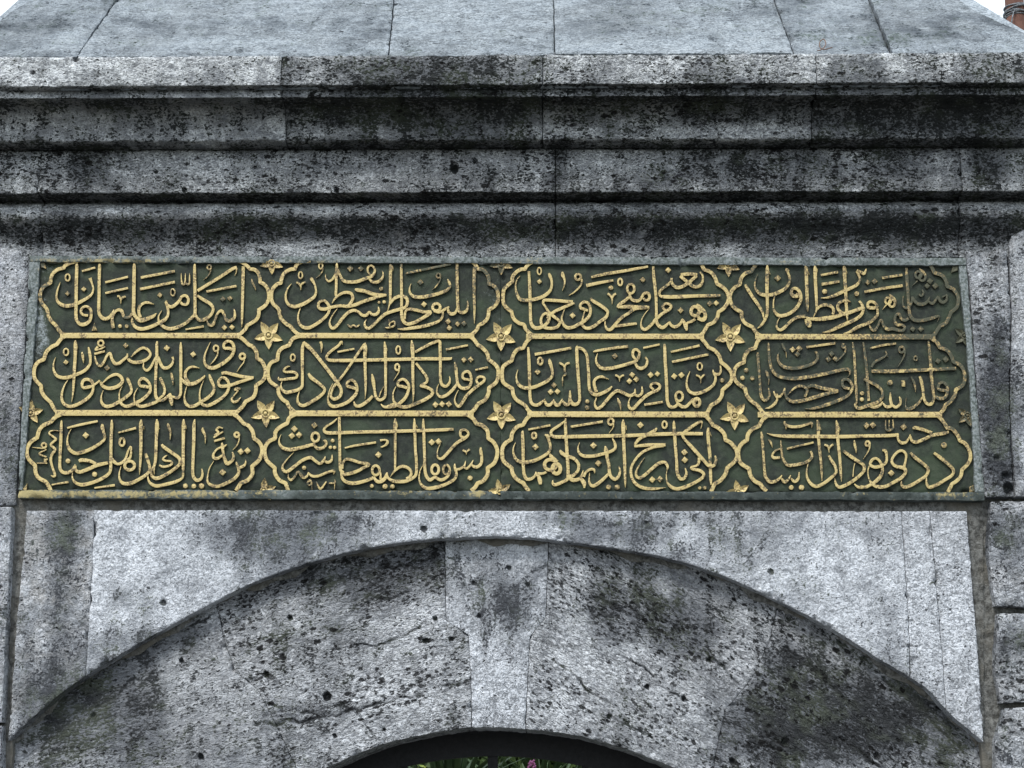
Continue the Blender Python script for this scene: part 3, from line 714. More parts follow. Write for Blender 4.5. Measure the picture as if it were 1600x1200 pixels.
s 695,195,5 655,270,14 640,360,26 665,450,44 740,505,50 840,490,50 960,440,46 1080,360,38 1110,310,34 1095,240,38 1080,180,50 1080,140,26
D 872,283,42
O 650,603,32
O 983,770,34
s 445,900,20 655,865,28
s 1197,88,16 1197,150,40 1190,300,42 1187,450,42 1185,600,44 1180,720,40 1140,780,44 1040,840,46 930,880,48 820,900,50 740,870,38 705,810,22 708,730,8
s 1200,560,14 1225,610,46 1270,640,36 1330,620,40 1370,570,30 1400,480,28 1435,420,20 1440,480,26 1425,560,34 1380,590,30
R 1420,660 62,56 42
s 980,940,22 1235,905,34
s 1275,250,20 1500,190,34
R 1325,365 30,48 32
s 1315,660,6 1290,760,20 1300,840,34 1350,885,50 1440,880,50 1540,830,46 1620,780,44 1670,720,40 1665,650,38 1640,570,46 1620,510,34
s 1565,85,18 1562,150,54 1562,300,44 1560,450,42 1555,600,34 1548,700,24 1543,775,6
T 215 645
s 75,170,18 80,210,5
s 240,80,16 243,150,56 235,300,42 230,450,42 222,600,40 205,680,30 208,770,8
s 300,395,30 330,430,46 430,500,46 520,570,46 525,640,44 450,710,44 340,780,46 240,820,50 180,790,38 170,730,28 200,660,16
s 270,190,14 278,205,5
s 370,530,8 345,545,20 315,580,26 350,600,28 410,605,28 430,630,32 400,660,30 320,675,32 270,655,22
s 380,130,14 385,165,38 410,240,26 405,340,5
s 575,80,16 575,150,52 572,300,46 570,450,42 570,600,44 568,720,34 560,810,30 480,860,44 370,890,46 240,915,48 160,880,38 130,820,22 135,770,8
s 600,160,18 610,205,5
s 715,82,16 705,150,42 703,300,46 698,450,44 692,600,42 690,750,42 710,820,46 750,845,46 795,820,38 812,760,30 800,700,16
s 815,185,14 815,220,38 845,290,26 845,385,5
s 1065,195,14 1020,180,26 985,215,30 1010,245,30 960,285,26
s 950,310,24 1070,235,20
s 955,355,30 1090,315,30
s 1055,375,18 1060,420,44 1070,500,34 1090,580,44 1120,635,54 1180,600,42 1200,550,36 1185,490,18
s 1115,395,8 1080,420,28 1000,450,26 950,510,30 950,560,40 1000,570,40 1060,530,26
R 1240,275 28,28 32
s 1268,280,20 1268,340,16 1240,410,16 1190,465,5
D 1290,487,42
D 1373,475,42
s 955,600,5 900,690,14 878,780,18 875,860,28 920,905,44 1000,920,44 1100,885,46 1200,830,44 1260,760,42 1262,700,38 1240,640,30 1232,610,10
s 1265,690,40 1330,660,36 1350,620,22 1350,585,8
D 1062,745,44
O 598,915,32
O 703,918,32
O 800,915,36
B 54 1190,10 1260,60 1320,130 | 1390,165 1440,240 1455,320 | 1520,370 1555,440 1550,520 1510,600 1430,670 | 1435,760 1380,840 1290,880 | 1260,930 1230,975
T 405 645
B 54 460,15 380,60 350,130 | 260,180 205,240 200,320 | 120,360 75,430 70,510 100,600 195,690 | 200,760 250,840 330,880 | 345,920 365,980
D 440,203,42
D 408,288,42
D 498,278,42
D 690,157,40
s 275,270,5 250,330,16 255,390,34 300,440,46 390,460,52 500,440,48 600,415,46 700,390,44
R 702,305 45,55 36
s 690,410,30 730,445,44 790,440,42 835,400,34 830,355,40 800,345,14
O 918,348,26
O 890,433,24
O 942,435,24
s 430,495,5 350,580,14 295,660,24 300,715,40 350,735,44 440,670,44 540,595,44 640,560,46 700,600,40 760,635,40 810,590,34 825,545,10
s 810,600,26 860,620,40 905,590,32 912,525,12
d 365,755,5 365,810,20 395,840,34 435,810,28 480,740,30 510,760,34 550,810,40 600,790,28 615,740,10
OD 562,688,28
s 615,750,20 660,790,36 740,790,36 840,750,34 935,725,32 930,770,8
RD 630,880 26,24 24
d 655,890,14 660,960,8
d 620,835,10 655,850,14
s 712,860,12 765,950,30 840,860,16
d 870,880,20 945,875,20 940,830,10
d 945,870,14 940,960,10
s 1000,50,36 1005,200,40 1005,350,38 1008,500,38 1010,620,38 1020,720,42 1060,740,20
s 975,70,10 920,120,26 840,170,28 810,215,36 850,250,46 1000,250,46 1300,240,44 1600,235,46 1800,228,46 2050,222,44 2300,212,44 2430,205,36
s 1070,440,22 1200,410,30 1460,370,30
s 1510,345,30 1560,340,24 1610,355,24 1590,400,24 1520,430,16
s 1040,700,26 1050,620,30 1090,580,36 1160,590,40 1250,620,40 1370,645,44 1300,690,42 1200,740,46 1080,770,46 1040,760,36
s 1025,740,30 1040,820,40 1100,870,48 1200,880,50 1330,850,46 1430,810,42
D 1490,527,42
R 1458,720 46,60 36
s 1430,800,30 1470,855,46 1530,860,44 1590,800,40 1600,745,16
O 1408,915,26
O 1575,920,32
T 595 645
s 0,745,10 0,830,40 40,820,30 75,750,16
s 75,755,20 90,810,34 150,850,44 240,860,50 330,850,46 420,800,40 445,740,40 445,600,40 432,450,38 428,300,38 422,180,48 420,70,14
s 440,150,18 460,185,5
s 180,70,16 182,150,58 180,260,36 180,400,36 180,550,32 178,710,26
s 205,140,18 213,180,5
s 120,800,6 180,720,32 260,670,42 340,690,42 380,740,38 370,790,38 320,830,44
s 40,335,20 80,350,24 60,400,24 10,430,20
s 532,75,16 532,150,40 538,260,40 542,400,40 548,550,38 550,680,40 565,780,44 610,840,46 660,820,30
R 680,710 45,60 38
s 620,830,30 680,810,40 750,840,44 820,810,40 860,750,36 855,690,30 820,640,24
R 820,710 40,58 32
s 535,640,8 490,730,14 480,830,22 515,910,38 590,945,48 700,930,48 820,890,44 920,830,40 945,760,36 925,680,34 925,635,10
s 945,710,30 990,700,34 1045,660,26 1060,600,8
s 1040,680,28 1080,695,34 1130,640,28 1155,590,8
s 1130,650,28 1190,680,44 1250,640,42 1262,560,40 1250,480,44 1250,430,20
s 1025,465,28 1065,490,24 1070,525,6
s 1110,455,28 1070,490,18
O 1115,815,34
D 637,370,42
D 720,360,42
s 750,370,8 710,470,14 710,550,24 755,575,38 810,530,42 880,450,42 960,370,42 1060,310,42 1095,260,34 1060,215,30 1000,225,36 1000,290,34 1050,310,30
O 52,922,32
O 145,922,30
B 54 1080,20 1150,70 1200,140 | 1260,155 1330,220 1345,320 | 1410,370 1455,460 1450,550 1415,630 1335,690 | 1335,770 1280,850 1210,880 | 1180,930 1130,975
T 780 645
B 54 400,20 340,80 300,150 | 220,180 165,250 150,335 | 90,370 45,430 38,530 60,610 155,690 | 170,760 220,830 305,880 | 325,920 375,980
s 365,210,26 640,155,30
R 437,285 26,36 30
D 453,428,42
s 205,370,5 175,450,20 185,530,34 225,595,44 310,620,50 430,600,48 540,550,44 620,490,40 640,420,36 620,340,40 600,280,46 
s 570,275,20 600,285,40 640,300,24
s 300,225,20 292,260,40 298,400,44 300,550,44 302,680,42 315,780,46 350,830,46 410,820,42 450,780,30 460,735,14
s 455,760,44 490,790,44 510,850,60 515,895,40
s 480,760,40 540,760,34 590,740,34
R 640,650 74,66 48
R 715,700 50,62 52
s 630,515,24 660,560,60 720,620,60
s 690,650,40 650,740,50
s 830,70,18 828,150,40 835,300,42 845,450,46 855,600,44 862,750,46 850,830,44 780,870,44 700,900,46 670,880,34 670,840,8
s 825,100,20 740,165,36 660,220,38 650,265,40 700,300,48 900,298,50 1200,292,50 1600,285,48 2000,268,50 2300,260,48 2545,262,44
s 760,465,20 780,500,50 840,540,50 930,570,46 990,640,42 985,720,40 930,780,44 880,800,50 920,840,56 990,830,46 1030,790,34 1050,720,8
s 1020,820,44 1060,880,60 1065,940,20
s 1055,800,40 1080,750,36 1130,710,36 1185,710,34 1195,760,8
s 895,175,32 1295,110,34
R 1395,110 34,40 30
s 1425,120,22 1425,180,16 1370,260,5
D 1178,410,42
D 1238,632,42
s 1005,370,5 985,440,20 1000,500,36 1060,540,46 1180,540,46 1290,515,44 1400,480,42 1450,440,40 1445,380,36 1415,320,12
s 1325,415,16 1335,470,56 1350,560,46 1370,650,44 1378,740,44 1400,800,44 1450,830,50 1495,790,40 1510,720,28 1495,665,10
s 1370,760,34 1310,820,42 1240,880,46 1170,915,46 1130,880,32 1125,820,20 1130,750,8
OD 1368,928,34
OD 1475,930,34
s 1550,85,16 1550,160,56 1555,300,46 1560,450,44 1568,600,44 1572,750,36 1575,860,30 1577,935,6
s 1580,160,20 1592,215,5
T 960 645
D 325,155,42
R 627,148 28,42 26
s 530,190,20 500,225,46 420,270,46 320,320,44 260,390,36 265,415,40
s 250,420,30 400,405,48 640,400,44
s 620,420,16 480,435,34 350,495,38 260,590,34 210,690,36 215,800,38 270,890,42 370,940,46 500,950,36 640,935,6
s 380,560,5 320,640,14 275,730,26 275,790,38 320,815,42 390,770,44 480,690,44 560,630,46 630,620,42 665,670,36 660,710,18
s 745,100,16 745,160,42 755,300,44 765,450,42 778,600,40 785,740,42 820,820,46 870,820,42 900,760,34 885,690,14
s 1080,200,5 1095,140,16 1085,110,34 1020,140,40 930,200,44 860,265,44 870,320,36 960,420,48 1050,520,48 1130,610,46 1180,660,50 1240,660,42 1270,600,36 1260,535,20
s 1175,185,26 1170,260,46 1180,400,46 1195,550,44 1200,700,42 1205,820,40 1210,900,20
s 1195,240,16 1210,295,5
s 1060,560,40 1055,620,36 1030,660,32 960,680,30 980,705,36 1060,720,44 1115,760,42 1100,810,42 1010,870,44 880,930,50 770,950,48 690,910,40 655,850,20 650,760,12 665,700,6
D 875,495,42
D 880,590,42
D 473,838,42
DD 570,830,42
OD 1065,938,24
OD 1130,938,24
OD 33,930,34
B 54 1120,20 1190,90 1230,155 | 1300,190 1370,260 1390,340 | 1460,380 1520,460 1535,530 1510,600 1410,690 | 1385,770 1320,850 1250,890 | 1230,940 1210,985
T 1150 645
B 54 400,30 330,90 290,165 | 200,210 150,270 140,340 | 80,380 35,450 30,540 60,630 165,700 | 180,780 230,850 305,890 | 330,930 380,980
s 315,235,20 325,300,38 335,400,36 345,550,34 355,700,36 370,800,42 420,860,48 480,860,44 540,825,34 575,780,14
s 570,820,24 605,865,44 650,840,34 685,780,12
s 685,820,24 735,860,44 780,820,34 790,740,8
O 690,935,32
O 820,935,36
s 605,105,20 620,150,36 700,175,40 800,170,38 900,140,32 950,130,30 945,190,6
s 625,150,26 625,210,8
s 385,255,6 470,280,28 600,292,46 800,295,50 1000,295,50 1300,298,50 1600,290,46 1900,285,46 2030,275,44
s 410,330,24 440,380,26 455,435,5
s 560,345,12 565,430,28 575,520,28 600,600,32 650,655,42 750,650,44 870,620,40 940,570,36 950,520,32 930,480,28
s 560,450,20 500,470,24 455,520,28 470,560,40 550,560,34
s 635,450,28 970,370,26
s 905,620,10 885,720,18 890,810,32 940,890,44 1010,920,46 1100,880,44 1190,810,42 1250,750,36 1240,670,40 1190,590,40 1160,535,30
s 1015,90,16 1030,160,50 1030,300,42 1045,450,40 1060,600,36 1070,730,30 1075,850,10
s 1050,180,14 1065,215,5
s 1255,95,16 1268,180,52 1270,300,44 1285,450,42 1300,600,40 1310,750,36 1320,860,6
s 1290,180,18 1303,220,5
s 1105,400,28 1150,420,26 1165,500,8
s 1215,395,28 1180,420,26 1165,450,18
s 1480,345,16 1485,400,34 1500,460,24 1500,505,5
s 1340,475,34 1400,520,46 1500,590,46 1590,650,44 1600,720,42 1540,790,44 1450,860,46 1360,910,46 1290,930,42 1250,890,34 1235,820,10
s 1485,630,16 1470,700,12 1462,800,16
s 1480,890,16 1530,930,38 1610,930,42 1700,890,44 1790,820,44 1830,740,38 1825,660,40
T 1340 645
DD 110,160,42
DD 190,155,42
d 350,90,12 355,200,24 380,220,30 410,215,30 445,190,24 440,85,14
d 395,90,10 395,210,18
DD 575,178,42
s 500,260,34 510,340,30 550,375,44 600,370,38 640,320,26 660,270,14
s 660,290,24 680,350,40 740,365,46 840,325,44 940,280,46 1060,260,50 1140,240,34
s 930,250,40 830,215,44 720,185,46 695,200,26
O 1080,405,38
R 125,385 26,28 30
s 155,390,22 140,470,18 70,580,5
s 310,465,30 350,480,40 365,560,34 355,620,36 300,660,44 220,680,44 160,650,40 180,590,38 230,570,36 280,610,36 310,700,36 290,780,40 230,850,42 180,880,40 145,830,22 128,740,18 145,660,16
s 170,890,30 250,925,48 350,920,46 450,870,46 550,810,46 600,740,46 575,690,50 480,670,44 430,620,40 440,560,36 500,490,36 560,475,36 605,520,34 600,600,30 580,680,36
s 165,905,30 100,930,40 30,925,46 
D 420,755,42
s 660,500,36 720,560,46 810,630,46 880,700,42 860,780,42 780,840,44 680,900,46 590,930,44 550,900,32 550,850,10
s 955,500,34 1020,550,46 1120,630,46 1195,710,42 1180,780,42 1090,840,44 990,900,46 900,930,46 865,890,32 860,810,12
B 50 1000,30 1070,110 1120,190 | 1180,200 1250,280 1280,350 | 1350,390 1400,480 1410,570 1370,650 1305,710 | 1290,790 1240,850 1180,890 | 1160,930 1130,990
'''

# ================================================================= THE GATEWAY
gate = thing('stone_gateway', 'grey weathered stone gateway with moulded cornice, sloping coping and low arch around the green panel', 'gateway')
STAINS += [  # photographed soot, lichen and clean patches: px, py, rx, ry, amount
 (640,110,190,30,.22),(900,100,50,30,-.15),(1050,95,60,14,-.12),(150,185,170,18,-.16),(700,185,130,22,.12),(1170,205,120,12,-.5),(1440,190,170,30,.2),
 (540,205,110,10,-.2),(860,205,80,10,-.25),(135,262,50,34,.3),(82,262,18,32,-.25),(300,262,130,26,-.16),(560,280,90,20,-.1),(870,262,18,36,.32),(960,250,60,20,-.12),
 (90,1120,110,80,.25),(220,1110,90,50,.25),(1300,1120,120,60,.35),(1420,1150,110,50,.25),(1250,1180,60,30,.2),(1555,560,40,60,.2),(1560,680,30,80,.45),(1565,480,30,40,.15),(330,830,60,30,.2),(1010,870,90,30,.2),(740,860,40,14,.1),(250,40,120,40,.10),(560,30,60,30,.12),(960,60,90,20,.14),(1450,60,70,20,.14),(1100,30,60,20,.08),(20,60,60,30,.12),
 (1160,265,130,30,.16),(1400,255,60,30,.15),(1545,262,30,34,.34),(1480,255,22,30,-.1),(250,330,140,9,-.12),(640,330,120,9,-.14),(470,385,70,12,-.25),(1330,385,90,14,.0),
 (1250,320,160,9,-.12),(780,345,200,14,.12),(1180,352,220,16,.16),(60,330,60,12,-.12),(40,375,30,14,.2),
 # lintel stone and corners
 (95,880,30,110,.34),(60,900,10,120,-.15),(118,830,18,40,.2),(215,850,70,45,-.12),(430,835,95,55,.52),(560,815,120,22,.3),(195,930,34,24,.42),(190,835,40,20,.2),
 (640,822,60,14,-.15),(880,812,60,16,.25),(1000,830,110,30,.34),(1100,810,60,16,.2),(1060,870,30,14,.2),(1180,860,60,50,.14),(1250,930,60,40,.1),(1360,870,60,60,.05),(1460,900,40,130,-.12),(1395,960,30,40,.22),
 # arch ring
 (560,905,150,34,.38),(650,880,60,26,.3),(470,1000,90,50,.16),(440,960,40,22,-.2),(640,1010,70,40,-.1),(620,1085,110,30,-.16),(520,1110,60,20,.1),
 (790,940,34,60,.42),(720,900,22,30,-.05),(780,1080,40,60,-.12),(1010,950,120,50,.42),(1080,985,60,40,.35),(950,1040,70,26,-.22),(900,1010,40,60,-.12),(1160,1040,30,40,-.2),
 (1240,1040,60,50,.34),(1380,1110,120,60,.34),(1190,1140,80,50,.3),(1330,1090,50,30,.1),(1480,1170,50,50,.1),
 (110,1080,110,60,.28),(230,1000,90,30,.3),(330,1080,60,60,-.12),(290,1170,90,40,-.05),(200,1160,50,40,.22),
 # jambs
 (1555,640,24,110,.42),(1570,740,20,30,.3),(1535,450,20,60,-.1),(1560,830,60,30,.32),(1570,870,50,20,.22),(1575,1010,50,24,.38),(1570,940,40,20,-.1),
 (8,470,30,60,-.1),(20,740,16,40,.3),(5,690,20,60,.12),(10,1090,20,60,-.1)]

def zz(py, Y): return at(800, py, Y)[2]
def quarter(y0, z0, y1, z1, n=9):
    return [(y0 + (y1-y0)*math.sin(a), z1 + (z0-z1)*math.cos(a)) for a in np.linspace(0, math.pi/2, n)]
z1, z2, z3, z4 = zz(132.5, -.30), zz(151, -.27), zz(219, -.165), zz(300.5, -.105)
# (Y, z, tone) from top to bottom; tone mixes dirt with painted shade
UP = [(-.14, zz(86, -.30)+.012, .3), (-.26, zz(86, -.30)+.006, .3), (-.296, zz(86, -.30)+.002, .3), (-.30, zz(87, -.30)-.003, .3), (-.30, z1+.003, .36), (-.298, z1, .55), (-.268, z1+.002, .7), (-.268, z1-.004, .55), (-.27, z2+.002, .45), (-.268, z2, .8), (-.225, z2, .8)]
UP += [(y, z, .82-.40*i/8) for i, (y, z) in enumerate(quarter(-.225, z2, -.165, z3+.004))][1:]  # hollow painted darker at the top: shade added to the dirt
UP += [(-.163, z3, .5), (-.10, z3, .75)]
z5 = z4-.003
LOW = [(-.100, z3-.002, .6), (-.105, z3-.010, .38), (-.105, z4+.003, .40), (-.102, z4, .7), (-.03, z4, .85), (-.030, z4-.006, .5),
       (-.045, zz(318, -.045), .22), (-.055, zz(324, -.055), .22), (-.060, zz(332, -.060), .42), (-.056, zz(341, -.056), .72), (-.044, zz(350, -.044), .82), (-.030, zz(360, -.03), .80), (-.018, zz(370, -.018), .7),  # torus painted lighter above and darker beneath: shading mixed with dirt
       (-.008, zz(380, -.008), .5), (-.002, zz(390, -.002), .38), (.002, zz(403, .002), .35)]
def moulding(name, prof, pxa, pxb, refY, refpy, base, pit, seed, fade=1.0, du=.0052, ds=.0042, holes=()):
    p = np.array(prof); s = np.concatenate([[0], np.cumsum(np.hypot(np.diff(p[:, 0]), np.diff(p[:, 1])))]); n = int(s[-1]/ds)
    keep = np.unique(np.concatenate([np.linspace(0, s[-1], n), s])); keep = keep[np.concatenate([[True], np.diff(keep) > .0012])]
    Y, Z, D = (np.interp(keep, s, p[:, k]) for k in range(3))
    xa, xb = at(pxa, refpy, refY)[0]+.0012, at(pxb, refpy, refY)[0]-.0012
    X = np.linspace(xa, xb, int((xb-xa)/du))
    P = np.stack([np.broadcast_to(X, (len(Y), len(X))), np.broadcast_to(Y[:, None], (len(Y), len(X))), np.broadcast_to(Z[:, None], (len(Y), len(X)))], -1).copy()
    ty, tz = np.gradient(Y, keep), np.gradient(Z, keep); k = np.hypot(ty, tz)+1e-9
    N = np.stack([0*ty, tz/k, -ty/k], -1)[:, None, :]                    # outward (front and down)
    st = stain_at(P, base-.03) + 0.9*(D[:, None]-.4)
    e = np.minimum(X-xa, xb-X)[None, :]
    h = rough(P, .0030, seed) - .004*np.exp(-e/.003) - chips(P, e+0*P[..., 0], seed+5, .02)
    h = h - .010*np.clip(fbm(P*np.array([.5, 1, 1]), 16, 3, seed+8)-.42, 0, 1)*2     # weathered hollows
    for kk in range(1, len(prof)-1):
        u1, u2 = p[kk, :2]-p[kk-1, :2], p[kk+1, :2]-p[kk, :2]
        if (u1 @ u2)/(np.linalg.norm(u1)*np.linalg.norm(u2)+1e-9) < .6 and p[kk, 0] < p[kk+1, 0]:
            g = np.exp(-np.abs(keep-s[kk])/.011)[:, None]
            h = h - g*(.0020 + .028*np.clip(fbm(P, 15, 3, seed+kk)-.12, 0, 1) + .012*np.clip(fbm(P, 60, 2, seed+kk+2), 0, 1))
    for (hx, hy, hr, hd) in holes:
        qx, qy = proj(P); h = h - hd*(1-np.clip(np.hypot(qx-hx, (qy-hy)*.8)/hr, 0, 1)**4)
        st = st + .6*(np.hypot(qx-hx, qy-hy) < hr)
    w_ = np.clip((keep[-1]-keep)/.01, 0, 1)[:, None]*np.clip(keep/.03, 0, 1)[:, None]
    P = P + N*(h*w_)[..., None]
    P[..., 2] += .0030*fbm(P, 14, 3, 4)
    return solid_grid(name, P, .5, M_CORN, gate, {'stain_shade': st, 'warm': np.clip((D[:, None]-.5)*1.2, 0, .55)+0*P[..., 0], 'pit': np.full(st.shape, pit)})
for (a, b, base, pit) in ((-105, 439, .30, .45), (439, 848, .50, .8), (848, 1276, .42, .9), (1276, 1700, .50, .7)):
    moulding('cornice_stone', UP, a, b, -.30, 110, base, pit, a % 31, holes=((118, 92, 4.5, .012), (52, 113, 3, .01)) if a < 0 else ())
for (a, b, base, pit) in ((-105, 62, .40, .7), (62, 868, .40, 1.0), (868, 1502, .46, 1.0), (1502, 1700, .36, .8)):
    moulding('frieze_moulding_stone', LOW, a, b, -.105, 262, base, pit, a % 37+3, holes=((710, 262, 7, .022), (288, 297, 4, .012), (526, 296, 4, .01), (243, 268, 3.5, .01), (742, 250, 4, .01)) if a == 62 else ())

# coping slabs on the slope
SL = math.radians(48); p_eave = at(800, 86.5, -.30); rn = (0, -math.sin(SL), math.cos(SL))
def coping(T, B, L, R, off=0.0, base=.12, pit=.35, **k):
    return stone('coping_slab', T, B, L, R, off, gate, base, pit, back=.12, material=M_ROOF, slope=(tuple(p_eave), rn), amp=.003, rnd=.0025, warm=k.pop('warm', .1), **k)
cr = 2
coping([(64, 0), (70, -20), (180, -140), (272, -140)], [(-95, 87), (119, 87)], [(64, 0), (48, 14), (31, 29), (2, 35), (-30, 55), (-95, 87)], [(272, -140), (179, 0), (119, 87)], base=.22)
coping([(181, cr), (614, cr+1)], [(121, 87), (606, 87)], [(181, cr), (121, 87)], [(614, cr+1), (606, 87)], base=.18, extra=((250, 60, 120, 30, .05), (500, 50, 60, 20, -.05)))
coping([(274, -140), (628, -140)], [(182, cr-1), (614, cr)], [(274, -140), (182, cr-1)], [(628, -140), (614, cr)], off=-.008)
coping([(616, cr+1), (864, cr+1)], [(608, 87), (866, 86)], [(616, cr+1), (608, 87)], [(864, cr+1), (866, 86)], base=.12, extra=((820, 70, 50, 20, .15), (700, 20, 40, 10, -.1)))
coping([(630, -140), (860, -140)], [(616, cr), (864, cr)], [(630, -140), (616, cr)], [(860, -140), (864, cr)], off=-.008)
coping([(862, -140), (1158, -140)], [(868, 86), (1239, 84)], [(862, -140), (868, 86)], [(1158, -140), (1207, 0), (1239, 84)], base=.16, off=.006, extra=((950, 30, 80, 20, .16), (1170, 20, 60, 16, .2), (1000, 70, 100, 10, -.15)))
coping([(1164, -140), (1300, -140)], [(1244, 84), (1393, 83)], [(1164, -140), (1213, 0), (1244, 84)], [(1300, -140), (1359, 0), (1393, 83)], base=.36, off=-.012, pit=.2, extra=((1300, 10, 50, 16, -.2),))
coping([(1303, -140), (1318, -140), (1420, -60), (1476, -1)], [(1396, 83), (1695, 82)], [(1303, -140), (1362, 0), (1396, 83)], [(1476, -1), (1500, 7), (1525, 19), (1560, 35), (1590, 47), (1605, 54), (1695, 82)], base=.24)
# rear slope and the inside of the wall
ridge = at_plane(np.array([180., 1300.]), np.array([-140., -140.]), tuple(p_eave), rn)
eL, eR = at(-95, 87, -.30), at(1690, 84, -.30)
rb = [(ridge[0][0], ridge[0][1], ridge[0][2]), (ridge[1][0], ridge[1][1], ridge[1][2]), (eR[0], .62, eR[2]), (eL[0], .62, eL[2])]
V = [(x, y, z-.02) for x, y, z in rb] + [(rb[3][0], -.28, p_eave[2]-.03), (rb[2][0], -.28, p_eave[2]-.03), (rb[3][0], .62, p_eave[2]-.12), (rb[2][0], .62, p_eave[2]-.12), (rb[3][0], -.28, p_eave[2]-.12+.02), (rb[2][0], -.28, p_eave[2]-.12+.02)]
link('rear_coping_slope', V, [(0, 1, 2, 3), (0, 3, 4), (1, 5, 2), (3, 2, 7, 6), (0, 4, 5, 1), (4, 3, 6, 8), (5, 9, 7, 2), (8, 6, 7, 9), (4, 8, 9, 5)], M_ROOF, gate)

# mortar bed and core behind the facing stones
EXT = [(10,1160),(55,1117),(120,1065),(200,1015),(270,975),(350,932),(400,908),(465,885),(520,869),(590,853),(675,842),(735,839),(790,838),(860,843),(950,855),(1025,868),(1095,887),(1160,912),(1220,940),(1300,982),(1375,1030),(1445,1073),(1485,1115),(1540,1162)]
INT = [(0,1560),(110,1462),(250,1345),(400,1250),(470,1216),(514,1197),(562,1176),(607,1160),(660,1148),(705,1140),(742,1136),(772,1136),(819,1139),(862,1143),(907,1150),(945,1160),(982,1171),(1024,1188),(1050,1198),(1110,1226),(1170,1258),(1320,1350),(1470,1475),(1570,1560)]
def spl(pts, n=6):
    p = np.array(pts, float); q = np.vstack([2*p[0]-p[1], p, 2*p[-1]-p[-2]]); r = []
    for i in range(1, len(q)-2):
        for t in np.linspace(0, 1, n, endpoint=False):
            r.append(.5*((2*q[i])+(-q[i-1]+q[i+1])*t+(2*q[i-1]-5*q[i]+4*q[i+1]-q[i+2])*t*t+(-q[i-1]+3*q[i]-3*q[i+1]+q[i+2])*t**3))
    r.append(q[-2]); return np.array(r)
EXT, INT = spl(EXT), spl(INT)
def cut(c, xa, xb, dy=0.0, dx=0.0):
    ya, yb = np.interp(xa, c[:, 0], c[:, 1]), np.interp(xb, c[:, 0], c[:, 1]); m = (c[:, 0] > xa) & (c[:, 0] < xb)
    q = np.vstack([[xa, ya], c[m], [xb, yb]]); q[:, 1] += dy; return q
for T, B, L, R in (([(-100, 330), (24, 330)], [(-100, 1430), (2, 1430)], [(-100, 330), (-100, 1430)], [(24, 330), (20, 1160), (2, 1430)]),
                   ([(1526, 330), (1700, 330)], [(1562, 1430), (1700, 1430)], [(1526, 330), (1532, 1160), (1562, 1430)], [(1700, 330), (1700, 1430)]),
                   ([(15, 330), (1537, 330)], cut(EXT, 15, 1537, -3), [(15, 330), tuple(cut(EXT, 15, 1537, -3)[0])], [(1537, 330), tuple(cut(EXT, 15, 1537, -3)[-1])])):
    stone('mortar_bed', T, B, L, R, .022 if T[0][0] == 15 else .029, gate, .3, .4, material=M_MORT, back=.5, step=4, amp=.006, rnd=.001)

# lintel stones with the arched lower edge
def span(L, R, xa, xb, top, **k):
    b = cut(EXT, xa, xb); return stone('spandrel_stone', [top[0], top[1]], b, L + [tuple(b[0])], R + [tuple(b[-1])], 0, gate, back=.3, **k)
span([(41, 798), (38, 850), (27, 960)], [(147, 797), (143, 900), (137, 990)], 13, 133, [(41, 798), (147, 797)], base=.28, pit=.5, warm=.3, amp=.003)
span([(147.6, 797), (143.6, 900), (137.6, 990)], [(1408, 799), (1415, 900), (1421, 1000)], 134, 1421, [(147.6, 797), (1408, 799)], base=.16, pit=.22, amp=.0022, holes=((255, 942, 5, .008), (662, 826, 5, .008), (1205, 893, 5, .008), (1010, 758+60, 4, .006)))
span([(1409, 799), (1416, 900), (1422, 1000)], [(1452, 799), (1462, 900), (1470, 1000)], 1423, 1478, [(1409, 799), (1452, 799)], base=.14, pit=.4)
span([(1453, 799), (1463, 900), (1471, 1000)], [(1510, 799), (1518, 900), (1530, 1050)], 1479, 1537, [(1453, 799), (1510, 799)], base=.10, pit=.5, amp=.003)
# arch ring
CRACKS += [([(278, 990), (300, 978), (318, 972), (336, 958)], 0.9, 0.0049), ([(795, 925), (812, 917), (826, 897), (855, 884)], 0.9, 0.0035), ([(400, 1132), (480, 1124), (560, 1106), (640, 1088), (700, 1072), (734, 1062)], 1.9, 0.0070),
           ([(420, 1098), (470, 1112), (540, 1096)], 1.5, 0.0063), ([(520, 1012), (600, 1006), (640, 990), (668, 968)], 1.4, 0.0049), ([(580, 1140), (560, 1118), (535, 1100)], 0.9, 0.0042), ([(640, 925), (600, 935), (555, 932)], 1.2, 0.0042),
           ([(868, 1030), (905, 1060), (925, 1085), (950, 1100)], 1.6, 0.0063), ([(930, 935), (985, 955), (1040, 990)], 1.4, 0.0049), ([(960, 1020), (1010, 1045), (1060, 1090)], 1.2, 0.0049), ([(1090, 1010), (1130, 1040), (1160, 1075)], 1.2, 0.0049), ([(1230, 1010), (1290, 1060), (1340, 1110)], 1.5, 0.0063), ([(1250, 1120), (1320, 1160), (1380, 1200)], 1.6, 0.0070), ([(1380, 1060), (1440, 1110), (1500, 1170)], 1.4, 0.0056),
           ([(690, 865), (640, 880), (590, 890)], 1.1, 0.0035), ([(130, 1110), (180, 1090), (210, 1060)], 0.9, 0.0035), ([(930, 1130), (970, 1128), (1020, 1150)], 1.0, 0.0042)]
J1 = [(336, 940), (350, 1000), (368, 1050), (405, 1080), (440, 1150), (470, 1216)]
J2 = [(695, 841), (697, 970), (732, 993), (736, 1060), (737, 1133.5)]
J3 = [(857, 843), (856, 885), (853, 965), (828, 995), (824, 1070), (821, 1140)]
J4 = [(1217, 938), (1203, 1000), (1175, 1060), (1133, 1110), (1120, 1170), (1110, 1226)]
def off(c, d): return [(x+d, y) for x, y in c]
_t = cut(EXT, 14, 1536, -1); _b = _t.copy()
